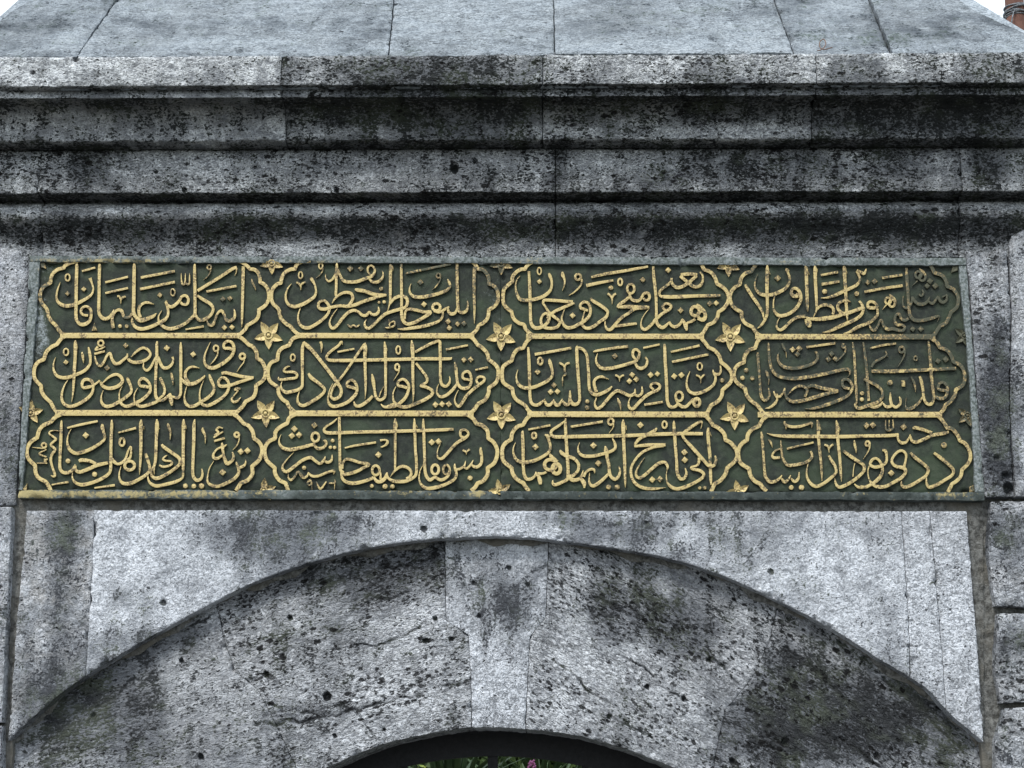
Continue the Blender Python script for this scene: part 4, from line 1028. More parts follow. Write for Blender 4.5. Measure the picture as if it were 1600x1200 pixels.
for _i in range(len(_b)):
    _w = 10 + 5*math.sin(_i*.37) + 3*math.sin(_i*1.1); _n = np.array([(785-_b[_i, 0])/1065, math.sqrt(max(1-((785-_b[_i, 0])/1065)**2, 0))]); _b[_i] += _n*_w
stone('mortar_fillet', _t, _b, [tuple(_t[0]), tuple(_b[0])], [tuple(_t[-1]), tuple(_b[-1])], .047, gate, .4, .3, material=M_MORT, back=.08, step=2.4, amp=.004, rnd=.007)
def vouss(name, L, R, xa, xb, ia, ib, botl=None, **k):
    k.setdefault('material', M_ARCHL if xb < 800 else M_ARCHR)
    t = cut(EXT, xa, xb, -4); bt = cut(INT, ia, ib)
    if botl: bt = np.vstack([botl, bt])
    L = [tuple(t[0])] + [p for p in L[1:-1]] + [tuple(bt[0])]; R = [tuple(t[-1])] + [p for p in R[1:-1]] + [tuple(bt[-1])]
    return stone(name, t, bt, L, R, .055, gate, back=.50, rnd=.002, **k)
vouss('arch_stone', [(10, 1160), (4, 1300), (0, 1430)], off(J1, -.4), 10, 335.5, 110, 469.5, botl=[(0, 1430)], base=.34, pit=.55, amp=.0035, holes=((314, 1182, 5, .015), (145, 1118, 5, .01), (283, 1032, 4, .01)))
vouss('arch_stone', off(J1, .4), off(J2, -.4), 336.7, 694.3, 470.5, 736.3, base=.26, pit=1.15, amp=.0045, seed=12, holes=((453, 965, 4, .014), (680, 966, 4, .014), (705, 998, 4, .012), (665, 1001, 5, .014), (511, 1088, 7, .015), (416, 1054, 5, .012), (523, 1150, 3.5, .01), (600, 1140, 3, .01)))
vouss('keystone', material=M_FACE, L=off(J2, .4), R=off(J3, -.4), xa=695.7, xb=856.3, ia=737.7, ib=820.3, base=.22, pit=.5, amp=.0026, holes=((740, 911, 3.5, .012), (748, 962, 3.5, .012), (795, 887, 3.5, .012), (825, 913, 4, .012)))
vouss('arch_stone', off(J3, .4), off(J4, -.4), 857.7, 1216.3, 821.7, 1109.3, base=.24, pit=1.05, amp=.0045, seed=20, holes=((1204, 1082, 6, .016), (1068, 1091, 4, .014), (1011, 1073, 4, .014), (952, 1119, 4, .012), (1108, 1031, 4, .012)))
vouss('arch_stone', off(J4, .4), [(1540, 1162), (1552, 1300), (1560, 1430)], 1217.7, 1540, 1110.7, 1440, base=.36, pit=1.1, amp=.0045, seed=31, holes=((1227, 1160, 7, .016), (1145, 1190, 5, .014), (1370, 1180, 5, .012)))
# jamb stones either side
JL = dict(material=M_FACE, amp=.0035, rnd=.006, back=.3, warm=.15)
def jamb(T, B, L, R, Y=-.02, base=.2, pit=.6, **k):
    q = dict(JL); q.update(k); return stone('jamb_stone', T, B, L, R, Y, gate, base, pit, **q)
jamb([(-100, 372), (46, 384)], [(-100, 788), (22, 788)], [(-100, 372), (-100, 788)], [(46, 384), (44, 420), (30, 640), (22, 788)], base=.26, pit=.6, Y=-.008, rnd=.012)
jamb([(-100, 792), (17, 792)], [(-100, 1128), (1, 1128)], [(-100, 792), (-100, 1128)], [(17, 792), (12, 900), (1, 1128)], base=.14, pit=.7)
jamb([(-100, 1133), (1, 1133)], [(-100, 1428), (-8, 1428)], [(-100, 1133), (-100, 1428)], [(1, 1133), (-8, 1428)], base=.2)
jamb([(1508, 392), (1574, 388)], [(1540, 776), (1585, 774)], [(1508, 392), (1516, 440), (1530, 640), (1540, 776)], [(1574, 388), (1580, 500), (1577, 640), (1585, 774)], base=.26, pit=1.0, amp=.006, holes=((1577, 762, 9, .03), (1572, 742, 7, .02), (1558, 716, 5, .012), (1562, 655, 4, .01), (1550, 690, 4, .01)))
jamb([(1590, 322), (1700, 320)], [(1589, 774), (1700, 774)], [(1590, 322), (1579, 380), (1583, 500), (1580, 640), (1589, 774)], [(1700, 320), (1700, 774)], Y=-.028, base=.26, pit=.6, rnd=.012)
jamb([(1550, 783), (1700, 780)], [(1557, 946), (1700, 950)], [(1550, 783), (1546, 860), (1557, 946)], [(1700, 780), (1700, 950)], base=.24, pit=.9, amp=.006, rnd=.01)
jamb([(1562, 958), (1700, 958)], [(1566, 1098), (1700, 1092)], [(1562, 958), (1556, 1040), (1566, 1098)], [(1700, 958), (1700, 1092)], base=.24, pit=.9, amp=.007, rnd=.012)
jamb([(1572, 1106), (1700, 1100)], [(1572, 1428), (1700, 1428)], [(1572, 1106), (1556, 1160), (1572, 1428)], [(1700, 1100), (1700, 1428)], base=.3, pit=.9, amp=.007, rnd=.012)
for xs in (((-100, 0, 110)), ((1440, 1560, 1700))):
    ys = [1432, 1700, 1980, 2236]
    for a, b in zip(ys[:-1], ys[1:]):
        jamb([(xs[0], a), (xs[2], a)], [(xs[0], b-6), (xs[2], b-6)], [(xs[0], a), (xs[0], b-6)], [(xs[2], a), (xs[2], b-6)], Y=.0, step=9, back=.5)

# rusty loop of wire left on the coping
def tube(pts, rad, seg=7, closed=False):
    P = [Vector(p) for p in pts]; V = []; Fc = []; n = len(P); up = Vector((.13, .21, .97)).normalized()
    for i, p in enumerate(P):
        t = (P[(i+1) % n]-P[i-1]) if (closed or 0 < i < n-1) else (P[1]-P[0] if i == 0 else P[-1]-P[-2])
        t.normalize(); a = t.cross(up)
        if a.length < 1e-3: a = t.cross(Vector((1, 0, 0)))
        a.normalize(); b = t.cross(a); r = rad[i] if isinstance(rad, (list, tuple)) else rad
        for k in range(seg):
            g = 2*math.pi*k/seg; V.append(p+a*math.cos(g)*r+b*math.sin(g)*r)
    for i in range(n if closed else n-1):
        for k in range(seg):
            A, B = i*seg+k, i*seg+(k+1) % seg; D, E_ = ((i+1) % n)*seg+k, ((i+1) % n)*seg+(k+1) % seg; Fc.append((A, B, E_, D))
    if not closed: Fc += [tuple(range(seg))[::-1], tuple((n-1)*seg+k for k in range(seg))]
    return V, Fc
def merge(parts):
    V, Fc = [], []
    for v, f in parts:
        o = len(V); V += [tuple(p) for p in v]; Fc += [tuple(i+o for i in q) for q in f]
    return V, Fc
def box(a, b):
    (x0, y0, z0), (x1, y1, z1_) = a, b
    return ([(x0, y0, z0), (x1, y0, z0), (x1, y1, z0), (x0, y1, z0), (x0, y0, z1_), (x1, y0, z1_), (x1, y1, z1_), (x0, y1, z1_)],
            [(0, 3, 2, 1), (4, 5, 6, 7), (0, 1, 5, 4), (1, 2, 6, 5), (2, 3, 7, 6), (3, 0, 4, 7)])
lp = spl([(1277, 82), (1284, 80), (1290, 72), (1287, 64), (1281, 68), (1281, 77), (1288, 80), (1300, 77)], 5)
q = at_plane(lp[:, 0], lp[:, 1], tuple(p_eave), rn) + np.array(rn)*.006
wl = link('wire_loop', *tube(q, .0016, 6), M_RUST); thing('', 'small rusty loop of wire lying on the narrow coping slab above the cornice', 'wire', obj=wl)

# ================================================================= THE INSCRIPTION PANEL
panel = thing('inscription_panel', 'dark green stone panel of twelve cartouches with gilded Ottoman calligraphy and star flowers', 'inscription panel')
YF, YR = .002, -.0125
def line(pts, x): return float(np.interp(x, [p[0] for p in pts], [p[1] for p in pts]))
TOPO = [(46, 399.5), (500, 400.5), (900, 401.5), (1510, 403)]; TOPI = [(46, 408.3), (300, 409.7), (782, 410.6), (900, 412), (1300, 413.6), (1510, 414.3)]
BOTI = [(25, 765.3), (500, 765.6), (782, 767), (900, 767.7), (1300, 768.2), (1540, 769.5)]; BOTO = [(25, 777.8), (405, 779.2), (782, 779.5), (1300, 780.3), (1540, 782.0)]
FL = [(62, 408.3), (60, 440), (54, 520), (46, 620), (40, 700), (34, 765.3)]; FR = [(1498, 414.2), (1507, 500), (1516, 600), (1521, 700), (1524, 769.4)]
def seg(pts, xa, xb): return [(x, line(pts, x)) for x in np.linspace(xa, xb, 12)]
def panel_stone(name, T, B, L, R, Y, material, stain_shade, warmf=None, back=.03, amp=.0008, **k):
    n0 = len(STAINS); o = stone(name, T, B, L, R, Y, panel, stain_shade, .3, 0, amp, back, material, 3.0, .0015, **k)
    if warmf:
        me = o.data; co = np.empty(len(me.vertices)*3); me.vertices.foreach_get('co', co); x, y = proj(co.reshape(-1, 3)); wv = np.zeros(len(x))
        for (cx, cy, rx, ry, a) in warmf: wv += a*np.exp(-1.1*(((x-cx)/rx)**2+((y-cy)/ry)**2))
        me.attributes['warm'].data.foreach_set('value', wv.astype(np.float32))
    return o
SAVED = list(STAINS); STAINS.clear()
STAINS += [(60, 500, 16, 60, .5), (75, 420, 22, 16, .35), (70, 540, 14, 40, .3), (1505, 440, 10, 40, .1), (768, 470, 14, 60, .28), (782, 600, 3, 200, .25), (735, 460, 20, 40, .2), (1515, 560, 6, 40, .2)]
panel_stone('ground_slab', seg(TOPI, 50, 782.0), seg(BOTI, 30, 782.0), [(50, 408.3), (30, 765.3)], [(782.0, 410.6), (782.0, 767)], YF, M_GREEN, .13, amp=.0014)
panel_stone('ground_slab', seg(TOPI, 782.5, 1508), seg(BOTI, 782.5, 1536), [(782.5, 410.6), (782.5, 767)], [(1508, 414.3), (1536, 769.4)], YF, M_GREEN, .11, amp=.0014)
STAINS.clear(); STAINS += [(400, 404, 120, 5, -.1), (640, 402, 200, 3, -.15), (1200, 404, 300, 5, -.2), (1100, 775, 400, 6, .35), (560, 773, 120, 6, .2), (1500, 500, 10, 200, -.2)]
GT = [(170, 408, 110, 5, .9), (70, 407, 30, 4, .4), (500, 409, 50, 4, .5), (830, 409, 50, 4, .35), (1250, 409, 60, 4, .35), (1440, 410, 40, 4, .3)]
GB = [(150, 772, 160, 7, 1.0), (40, 772, 40, 8, .8), (330, 770, 60, 6, .6), (430, 768, 50, 4, .4), (640, 769, 70, 4, .35), (745, 770, 14, 8, .9), (1335, 770, 30, 4, .35), (1478, 773, 14, 6, .9), (1510, 772, 16, 6, .5), (580, 768, 60, 3, .4)]
for xa, xb in ((46, 782.0), (782.5, 1510)):
    panel_stone('upper_rim', seg(TOPO, xa, xb), seg(TOPI, xa, xb), [seg(TOPO, xa, xb)[0], seg(TOPI, xa, xb)[0]], [seg(TOPO, xa, xb)[-1], seg(TOPI, xa, xb)[-1]], YR, M_RIM, .30, GT)
for xa, xb in ((28, 782.0), (782.5, 1538)):
    panel_stone('lower_rim', seg(BOTI, xa, xb), seg(BOTO, xa, xb), [seg(BOTI, xa, xb)[0], seg(BOTO, xa, xb)[0]], [seg(BOTI, xa, xb)[-1], seg(BOTO, xa, xb)[-1]], YR, M_RIM, .62, GB)
panel_stone('side_rim', [(46, 409), (62, 409)], [(28, 764.6), (34, 764.6)], [(46, 409), (28, 764.6)], FL[:1]+[(60, 440), (54, 520), (46, 620), (40, 700), (34, 764.6)], YR+.002, M_RIM, .15, [(60, 415, 6, 20, .2)])
panel_stone('side_rim', [(1498, 415.2), (1510, 415.2)], [(1524, 768.6), (1538, 768.6)], [(1498, 415.2), (1507, 500), (1516, 600), (1521, 700), (1524, 768.6)], [(1510, 415.2), (1538, 768.6)], YR+.002, M_RIM, .1)
STAINS[:] = SAVED

# relief strokes: traced centre lines with widths, swept as slightly domed gilded ridges
WEAR = [(1480, 450, 50, 60, .16), (1350, 570, 160, 46, .05), (1510, 560, 30, 160, .16), (960, 760, 200, 12, .12), (1230, 720, 60, 60, .12), (700, 412, 60, 20, .2), (55, 460, 30, 60, .5), (120, 410, 60, 10, .3), (300, 412, 500, 14, .12), (620, 418, 90, 26, .3), (730, 440, 60, 50, .3), (775, 440, 30, 40, .35), (480, 430, 60, 20, .1), (930, 440, 90, 40, .08),
        (1450, 440, 90, 60, .32), (1490, 520, 70, 100, .45), (1430, 470, 30, 40, .2), (1420, 560, 110, 40, .25), (1240, 440, 160, 40, .15), (1260, 560, 120, 80, .22), (1420, 524, 60, 8, .6), (1500, 640, 40, 60, .2),
        (1180, 430, 60, 30, .15), (1340, 430, 30, 60, .2), (1460, 690, 40, 50, .1), (350, 765, 60, 10, .2), (1240, 680, 90, 60, .15), (670, 640, 60, 14, .15), (570, 647, 30, 6, .45)]
def wear_at(x, y, b):
    s = np.full(np.shape(x), b)
    for (cx, cy, rx, ry, a) in WEAR: s = s + a*np.exp(-1.1*(((x-cx)/rx)**2+((y-cy)/ry)**2))
    return s
rnd = random.Random(11)
def smooth_path(pts, step=1.25):
    p = np.array(pts, float)
    if len(p) > 2:
        q = np.vstack([2*p[0]-p[1], p, 2*p[-1]-p[-2]]); r = []
        for i in range(1, len(q)-2):
            t = np.linspace(0, 1, 8, endpoint=False)[:, None]
            r.append(.5*((2*q[i])+(-q[i-1]+q[i+1])*t+(2*q[i-1]-5*q[i]+4*q[i+1]-q[i+2])*t*t+(-q[i-1]+3*q[i]-3*q[i+1]+q[i+2])*t**3))
        p = np.vstack(r+[q[-2:-1]])
    L = np.hypot(*np.diff(p[:, :2], axis=0).T).sum(); return resamp(p, max(3, int(L/step)+1))
PROF = ((-1.05, -.2, 1), (-1.0, .80, 1), (-.90, .97, 0), (-.4, 1.0, 0), (.4, 1.0, 0), (.90, .97, 0), (1.0, .80, 1), (1.05, -.2, 1))
def ribbon(p, H, closed=False, jit=.035):
    """p: (n,3) px,py,width -> vertices, faces, material index, wear coordinate"""
    n = len(p); c = p[:, :2]
    if closed: d = np.roll(c, -1, 0)-np.roll(c, 1, 0)
    else: d = np.gradient(c, axis=0)
    d = d/(np.hypot(d[:, 0], d[:, 1])[:, None]+1e-9); nn = np.stack([-d[:, 1], d[:, 0]], 1)
    hw = (p[:, 2]*.91+.08)/2*(1+jit*np.array([rnd.uniform(-1, 1) for _ in range(n)]))
    H = H*(1+.05*np.sin(np.arange(n)*.21+rnd.random()*6)+.03*np.array([rnd.uniform(-1, 1) for _ in range(n)]))*np.clip(.55+p[:, 2]/6, .6, 1)
    V = []; 
    for (u, h, _) in PROF:
        q = c+nn*(hw*u)[:, None]; V.append(at(q[:, 0], q[:, 1], YF-h*H))
    V = np.stack(V, 1).reshape(-1, 3); m = len(PROF); Fc = []; mi = []
    for i in range(n if closed else n-1):
        j = (i+1) % n
        for k in range(m-1):
            Fc.append((i*m+k, j*m+k, j*m+k+1, i*m+k+1)); mi.append(1 if k in (0, m-2) else 0)
    if not closed:
        Fc += [tuple(range(m)), tuple((n-1)*m+k for k in range(m))[::-1]]; mi += [0, 0]
    return V, Fc, mi
def fan(c2, outline, H, dome=1.12, bev=.84):
    n = len(outline); o = np.array(outline, float); c2 = np.array(c2, float)
    rings = [(1.0, -.2), (.98, .7), (bev, .97)]; V = []
    for s, h in rings:
        q = c2+(o-c2)*s; V.append(at(q[:, 0], q[:, 1], np.full(n, YF-h*H)))
    V = np.vstack(V+[at(c2[0], c2[1], YF-H*dome)[None]]); Fc = []; mi = []
    for r in range(2):
        for k in range(n):
            Fc.append((r*n+k, r*n+(k+1) % n, (r+1)*n+(k+1) % n, (r+1)*n+k)); mi.append(1 if r == 0 else 0)
    for k in range(n): Fc.append((2*n+k, 2*n+(k+1) % n, 3*n)); mi.append(0)
    return V, Fc, mi
def relief(name, G, parent, wear=.22):
    V, Fc, mi = G; x, y = proj(V)
    o = link(name, V, Fc, [M_GOLD, M_GREEN], parent, attrs={'wear': wear_at(x, y, wear), 'stain_shade': np.full(len(V), .1)}, midx=mi)
    return o
def joinG(gs):
    V, Fc, mi = [], [], []; o = 0
    for v, f, m_ in gs:
        V.append(v); Fc += [tuple(i+o for i in q) for q in f]; mi += m_; o += len(v)
    return np.vstack(V), Fc, mi
HH = .0092
def hgt(): return HH*rnd.uniform(.90, 1.03)
CX = [0, 425, 783, 1145, 1600]; CY = [0, 524, 646, 900]
def cell(x, y): return min(3, max(0, sum(x > a for a in CX[1:4]))), min(2, max(0, sum(y > a for a in CY[1:3])))
borders = {(i, j): [] for i in range(4) for j in range(3)}; bwear = {}; strokes = []
tx = ty = 0
for ln in TRACE.strip().splitlines():
    f = ln.split(); k = f[0]
    if k == 'T': tx, ty = float(f[1]), float(f[2]); continue
    def P2(s): v = [float(a) for a in s.split(',')]; return [tx+v[0]/8, ty+v[1]/8]+[a/8 for a in v[2:]]
    if k[0] == 'B':
        wv = float(f[1])/8; runs = [[]]
        for s in f[2:]:
            if s == '|': runs.append([])
            else: runs[-1].append(P2(s)[:2]+[wv])
        pth = []
        for i, r in enumerate(runs):                     # lobes meet at cusps: join neighbouring runs
            if i: r = [pth_end]+r
            sm = smooth_path(r, 1.6); pth_end = list(r[-1]); pth.append(sm if i == 0 else sm[1:])
        p = np.vstack(pth); c = cell(p[:, 0].mean(), p[:, 1].mean()); borders[c].append(ribbon(p, HH*rnd.uniform(.97, 1.05), jit=.03))
        bwear[c] = max(bwear.get(c, .2), .34 if k == 'BD' else .2)
        continue
    dull = .33 if (k[0] == 'd' or k in ('DD', 'OD', 'RD')) else 0
    if k in ('s', 'd'):
        pts = [P2(s) for s in f[1:]]; wl_ = pts[0][2] if len(pts[0]) > 2 else 4
        for q_ in pts:
            if len(q_) < 3: q_.append(wl_)
            wl_ = q_[2]
        p = smooth_path(pts); L = np.hypot(*np.diff(p[:, :2], axis=0).T).sum()
        strokes.append(('letter_stroke' if L > 26 else 'short_stroke', ribbon(p, hgt()), p[:, 0].mean(), p[:, 1].mean(), dull))  # split by length only; short ones are vowel marks and letter hooks alike
    elif k[0] == 'R':
        a, b_, w_ = P2(f[1]), [float(v)/8 for v in f[2].split(',')], float(f[3])/8
        g = np.linspace(0, 2*math.pi, 22, endpoint=False); p = np.stack([a[0]+b_[0]*np.cos(g), a[1]+b_[1]*np.sin(g), np.full(22, w_)], 1)
        strokes.append(('letter_loop', ribbon(p, hgt(), True), a[0], a[1], dull))
    elif k[0] == 'D' or k[0] == 'O':
        a = P2(f[1]); r = a[2]
        if k[0] == 'D':
            g = rnd.uniform(-.12, .12); o_ = [(a[0]+r*1.08*math.cos(g+i*math.pi/2), a[1]+r*1.08*math.sin(g+i*math.pi/2)) for i in range(4)]
            o_ = [tuple((1-t)*np.array(o_[i])+t*np.array(o_[(i+1) % 4])) for i in range(4) for t in (0.06, .5, .94)]
        else: o_ = [(a[0]+r*math.cos(i*math.pi/6), a[1]+r*math.sin(i*math.pi/6)) for i in range(12)]
        strokes.append(('dot', fan(a[:2], o_, hgt()*.92, 1.1, .78), a[0], a[1], dull))
    elif k == 'P':
        o_ = [P2(s)[:2] for s in f[1:]]; c = np.mean(o_, 0); strokes.append(('leaf_mark', fan(c, o_, hgt()*.7, 1.2, .5), c[0], c[1], .6))
cart = {}
for c, gs in borders.items():
    e = bpy.data.objects.new('cartouche', None); C.objects.link(e); e.parent = panel; cart[c] = e
    for G in gs: relief('scalloped_border', G, e, bwear[c])
for nm, G, x, y, dull in strokes:
    relief(nm, G, cart[cell(x, y)], .20+dull+rnd.uniform(-.05, .08))
# straight rails between the cartouches
for (xa, ya, xb, yb, w_) in ((94, 524.3, 375, 524.4, 9.2), (462, 524.3, 741, 524.8, 9.2), (822, 525.5, 1100, 525.7, 9.2), (1180, 526, 1462, 526.3, 9.3),
                             (86, 645.2, 372, 645.3, 10), (452, 645.8, 740, 646.2, 10), (824, 647.2, 1108, 647.8, 9.8), (1184, 648, 1472, 648, 9.8)):
    relief('rail', ribbon(smooth_path([(xa, ya, w_), (xb, yb, w_)], 1.6), HH*rnd.uniform(.985, 1.02), jit=.02), panel, .16)
# star flowers
TIPS = [(-10.6, -18.7), (13.6, -16.9), (19.7, 7.3), (.5, 20.0), (-20, 5.2)]
def star(cx, cy, sc, rot, which, wear, clipy=None):
    G0 = []; pet = []
    an = [math.atan2(y, x)+rot for x, y in TIPS]; rr = [math.hypot(x, y)*sc for x, y in TIPS]
    for i in which:
        a = an[i]; L = rr[i]; nb = 9.0*sc; ha = .68
        def pt(r, b): return (cx+r*math.cos(a+b), cy+r*math.sin(a+b))
        rim = [pt(nb, -ha), pt(L*.60, -.47), pt(L*.80, -.22), pt(L*1.06, 0), pt(L*.80, .22), pt(L*.60, .47), pt(nb, ha)]
        val = [pt(2*sc, 0), pt(L*.5, 0), pt(L*.8, 0)]
        H = HH*.95; V = [at(x, y, YF+.003) for x, y in rim]+[at(x, y, YF-H) for x, y in rim]+[at(val[0][0], val[0][1], YF-H*.55), at(val[1][0], val[1][1], YF-H*.35), at(val[2][0], val[2][1], YF-H*.6)]
        n = len(rim); Fc = [(k, k+1, n+k+1, n+k) for k in range(n-1)]; mi = [1]*(n-1)
        A, Bv, Cv = 2*n, 2*n+1, 2*n+2
        Fc += [(n, n+1, Bv, A), (n+1, n+2, Cv, Bv), (n+2, n+3, Cv), (n+3, n+4, Cv), (n+4, n+5, Bv, Cv), (n+5, n+6, A, Bv), (n+6, 2*n, n+6)][:6]; mi += [0]*6
        pet.append((np.array(V), Fc, mi))
    g = np.linspace(0, 2*math.pi, 20, endpoint=False); root = relief('star_flower', fan((cx, cy), [(cx+3.1*sc*math.cos(t), cy+3.1*sc*math.sin(t)) for t in g[::2]], HH*1.0, 1.2, .7), panel, wear)
    for G in pet: relief('petal', G, root, wear)
    relief('centre_ring', ribbon(np.stack([cx+5.3*sc*np.cos(g), cy+5.3*sc*np.sin(g), np.full(20, 2.4*sc)], 1), HH*1.02, True), root, wear)
for (cx, cy, sc, rot, wh, we) in ((419.5, 523.6, 1, 0, range(5), .12), (783, 525.3, 1.04, .04, range(5), .22), (1141.2, 525.8, 1.05, .02, range(5), .12), (414.6, 645.6, 1.0, -.05, range(5), .25), (783.2, 648.2, 1.02, .0, range(5), .18), (1148, 649.3, 1.02, .03, range(5), .2),
        (48, 645, .85, -.6, (0, 1, 2, 3), .45), (1507, 524.5, .8, .9, (1, 2, 3, 4), .75), (1511.5, 649, .8, .9, (1, 2, 3, 4), .6)):
    star(cx, cy, sc*1.06, rot, wh, we)
def petals_only(cx, cy, sc, rot, which, wear):
    star(cx, cy, sc, rot, which, wear)
for (cx, cy, which, rot, we) in ((424.4, 410.8, (2, 3, 4), 0, .35), (783, 411.5, (2, 3, 4), .02, .5), (1138, 414.5, (2, 3, 4), 0, .35), (412, 766, (0, 1, 2), math.pi/5-.03, .25), (781, 767.5, (4, 0, 1), .32, .25), (1153.5, 769, (4, 0, 1), .30, .15)):
    star(cx, cy, .86, rot, which, we)
for (pts, we) in (([(62, 410), (70, 411), (73, 421), (64, 418)], .45), ([(1486, 427), (1497, 423), (1497.5, 415.5), (1488, 416)], .8), ([(36, 764), (43, 755), (42, 765), (38, 768)], .35), ([(1514, 761), (1521, 758), (1524, 768), (1515, 770)], .6)):
    relief('corner_petal', fan(np.mean(pts, 0), pts, HH*.9, .8, .7), panel, we)

# ================================================================= IRON GATE UNDER THE ARCH
YI = .30
iron = thing('iron_gate', 'black iron gate with broad arched top band and upright bars under the arch', 'gate')
tops = spl([(380, 1262), (450, 1222), (514, 1190), (600, 1158), (700, 1141), (785, 1137), (870, 1142), (960, 1160), (1040, 1188), (1120, 1226), (1190, 1266)], 5)
inn = spl([(380, 1300), (450, 1262), (514, 1236), (560, 1216), (640, 1196), (700, 1186), (770, 1181), (840, 1185), (912, 1197), (985, 1217), (1040, 1238), (1120, 1268), (1190, 1304)], 5)
tp, ip = resamp(tops, 60), resamp(inn, 60)
A, B = at(tp[:, 0], tp[:, 1], YI), at(ip[:, 0], ip[:, 1], YI)
V = np.vstack([A, B, A+[0, .05, 0], B+[0, .05, 0]]); Fc = []
for i in range(59):
    Fc += [(i, 60+i, 61+i, i+1), (120+i, 121+i, 181+i, 180+i), (60+i, 180+i, 181+i, 61+i), (i, i+1, 121+i, 120+i)]
Fc += [(0, 120, 180, 60), (59, 119, 179, 119+60)] if False else [(0, 120, 180, 60), (59, 119, 179, 179-60)][:1]
link('arched_top_band', V, Fc, M_IRON, iron)
tp2 = tp+np.array([0, 5.0]); V2, F2 = tube([tuple(p) for p in at(tp2[:, 0], tp2[:, 1], YI-.012)], .006, 6); link('edge_moulding', V2, F2, M_IRON, iron)
for px, r in ((490, .011), (632, .011), (770, .016), (914, .011), (1060, .011)):
    x = at(px, 1190, YI+.025)[0]; zt = at(px, float(np.interp(px, ip[:, 0], ip[:, 1]))-6, YI+.025)[2]
    link('upright_bar', *box((x-r, YI+.012, .06), (x+r, YI+.012+2*r, zt)), M_IRON, iron)
for z in (.12, .95):
    link('cross_bar', *box((at(490, 1300, YI)[0], YI+.008, z), (at(1060, 1300, YI)[0], YI+.046, z+.05)), M_IRON, iron)

# ================================================================= TIMBER POLE WITH WIRE, BEHIND THE WALL
YP = 1.5; pc = at(1587, 20, YP)
pole = thing('timber_pole', 'reddish brown weathered timber pole rising behind the right end of the coping', 'pole')
zs = list(np.linspace(0, 5.9, 60)); pp = [(pc[0]+.004*math.sin(z*2.3), YP+.004*math.cos(z*3), z) for z in zs]
link('shaft', *tube(pp, [.058-.0035*z+.0015*math.sin(z*9) for z in zs], 18), M_WOOD, pole)
cap = box((pc[0]-.03, YP-.03, 5.88), (pc[0]+.03, YP+.03, 5.93)); link('cap', *cap, M_WOOD, pole)
coils = []
for i, (dz, t1, t2) in enumerate(((.030, .12, .05), (.022, -.10, .03), (.012, .25, -.05), (.003, -.22, .10), (-.006, .15, .12), (-.013, -.12, -.08), (-.020, .06, .02), (.018, .30, .1))):
    r = .0455+.0035*(i % 3); coils.append(tube([(pc[0]+r*math.cos(a), YP+r*math.sin(a), pc[2]-.004+dz+r*t1*math.cos(a)+r*t2*math.sin(a)) for a in np.linspace(0, 2*math.pi, 26, endpoint=False)], .0032, 6, True))
wc = thing('wire_binding', 'grey wire wound several times round the reddish timber pole', 'wire', obj=link('wire_binding', *merge(coils), M_WIRE))
f_ = YP-.05; loose = [at(1584, 17, f_), at(1583, 22, f_-.01), at(1581, 33, f_-.006), at(1580, 50, f_+.01), at(1580, 60, f_+.02)]
lo = link('loose_end', *tube(spl([tuple(p) for p in loose], 4), .0030, 6), M_WIRE, wc)
k_ = at(1583, 17, f_); kn = link('twist', *tube([(k_[0]+.006*math.cos(a), f_-.004+.003*math.sin(2*a), k_[2]+.006*math.sin(a)) for a in np.linspace(0, 6.28, 12, endpoint=False)], .0035, 6, True), M_WIRE, wc)
far = at(1400, 58, YP+.3); st_ = at(1568, 23, YP)
thing('', 'thin wire stretched left from the pole behind the coping', 'wire', obj=link('stay_wire', *tube([tuple(st_), tuple(at(1543, 27, YP+.05)), tuple(far)], .0011, 5), M_WIRE))

# ================================================================= GROUND AND GARDEN BEHIND THE GATE
def sheet(name, a, b, z, m_):
    o = link(name, [(a[0], a[1], z), (b[0], a[1], z), (b[0], b[1], z), (a[0], b[1], z)], [(0, 1, 2, 3)], m_); o['kind'] = 'structure'; return o
sheet('ground', (-900, -900), (900, 900), -.004, M_SOIL)
sheet('pavement', (-14, -14), (14, 1.1), 0, M_PAVE)
rg = random.Random(5)
def sword_plant(x, y, n, hgt_, label, big):
    o = thing('sword_leaved_plant', label, 'plant'); o.location = (x, y, 0)
    V, Fc = tube([(0, 0, 0), (.01, 0, hgt_*.3), (0, .01, hgt_*.52)], [.05, .045, .035], 8); link('stem', V, Fc, M_SOIL, o)
    for i in range(n):
        a = rg.uniform(0, 2*math.pi); e = rg.uniform(.35, 1.45); L = rg.uniform(.55, .8)*big; b0 = Vector((0, 0, hgt_*rg.uniform(.42, .52)))
        d = Vector((math.cos(a)*math.cos(e), math.sin(a)*math.cos(e), math.sin(e))); s = Vector((-math.sin(a), math.cos(a), 0)); V = []; Fc = []
        for k in range(7):
            t = k/6; wv = .020*(1-t)**.7+.001; p = b0+d*L*t+Vector((0, 0, -.20*L*t*t*math.cos(e))); nrm = d.cross(s)
            V += [p-s*wv, p+nrm*.006*(1-t), p+s*wv]
        for k in range(6):
            for j in (0, 1): Fc.append((k*3+j, k*3+j+1, k*3+j+4, k*3+j+3))
        link('leaf', V, Fc, M_LEAF, o)
sword_plant(at(705, 1196, 2.2)[0], 2.2, 56, 3.25, 'spiky dark green plant with sword leaves behind the gate, left of the middle bar', 1.0)
sword_plant(at(842, 1196, 3.1)[0], 3.1, 50, 3.35, 'spiky dark green plant with sword leaves right of the middle gate bar', 1.0)
fx = at(831, 1200, 1.7)
fl = thing('pink_flower', 'tall pink flower spike seen through the gate right of the middle bar', 'flower'); fl.location = (fx[0], 1.7, 0)
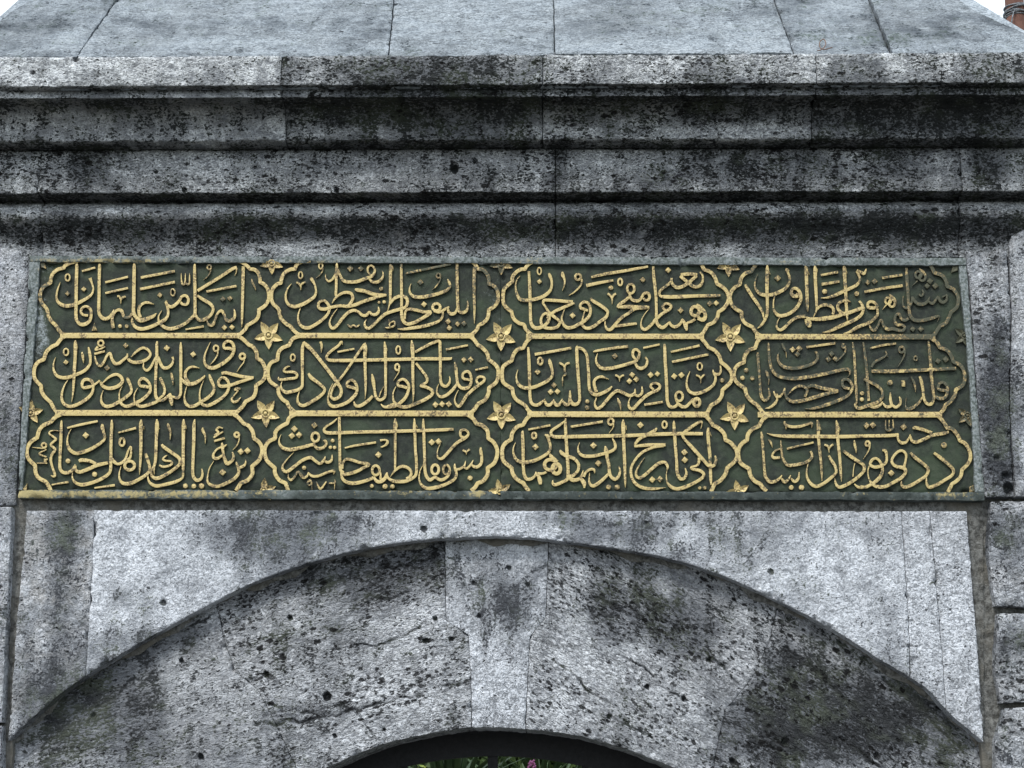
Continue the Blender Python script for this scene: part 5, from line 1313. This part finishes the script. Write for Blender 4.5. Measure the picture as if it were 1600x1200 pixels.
ztop = at(831, 1187, 1.7)[2]
link('stem', *tube([(0, 0, 0), (.02, 0, .8), (0, .01, ztop-.03)], [.006, .005, .003], 6), M_LEAF, fl)
for i in range(44):
    z = ztop-.004-.10*(i/44)**.9; a = i*2.4; r = .006+.010*min(1, (ztop-z)/.035); c = Vector((r*math.cos(a), r*math.sin(a)*1.0, z)); s_ = .0065
    V = [c+Vector((dx*s_, dy*s_, dz*s_)) for dx, dy, dz in ((1, 0, .2), (0, 1, .1), (-1, 0, -.2), (0, -1, 0), (0, 0, 1), (0, 0, -1))]
    link('blossom', V, [(0, 1, 4), (1, 2, 4), (2, 3, 4), (3, 0, 4), (1, 0, 5), (2, 1, 5), (3, 2, 5), (0, 3, 5)], M_PINK, fl)
def leaves(name, x0, x1, y0, y1, ztop_, n, size, m_, sd):
    r = np.random.RandomState(sd); c = np.stack([r.uniform(x0, x1, n), r.uniform(y0, y1, n), r.uniform(0.2, 1, n)**.7], 1)
    c[:, 2] *= ztop_*(1+.10*np.sin(c[:, 0]*3.1+sd)+.06*np.sin(c[:, 0]*7.7))
    a, b = r.normal(size=(n, 3)), r.normal(size=(n, 3)); a /= np.linalg.norm(a, axis=1)[:, None]; b -= (a*b).sum(1)[:, None]*a; b /= np.linalg.norm(b, axis=1)[:, None]
    s = size*r.uniform(.6, 1.3, n)[:, None]; V = np.stack([c-a*s, c-b*s*.35, c+a*s, c+b*s*.35], 1).reshape(-1, 3)
    return link(name, V, np.arange(n*4).reshape(-1, 4).tolist(), m_)
o = leaves('shrubbery', -4.5, 4.5, 4.6, 7.5, 4.2, 150000, .065, M_BUSH, 3); o['kind'] = 'stuff'; thing('', 'dense dark green shrubbery filling the view behind the gate', 'shrubbery', obj=o)
o = leaves('yellow_green_foliage', at(655, 1200, 2.6)[0]-.18, at(655, 1200, 2.6)[0]+.12, 2.5, 2.8, 1.84, 500, .02, M_YELLOW, 8); thing('', 'bright yellow green leafy shrub at the left edge of the arch opening', 'shrub', obj=o)
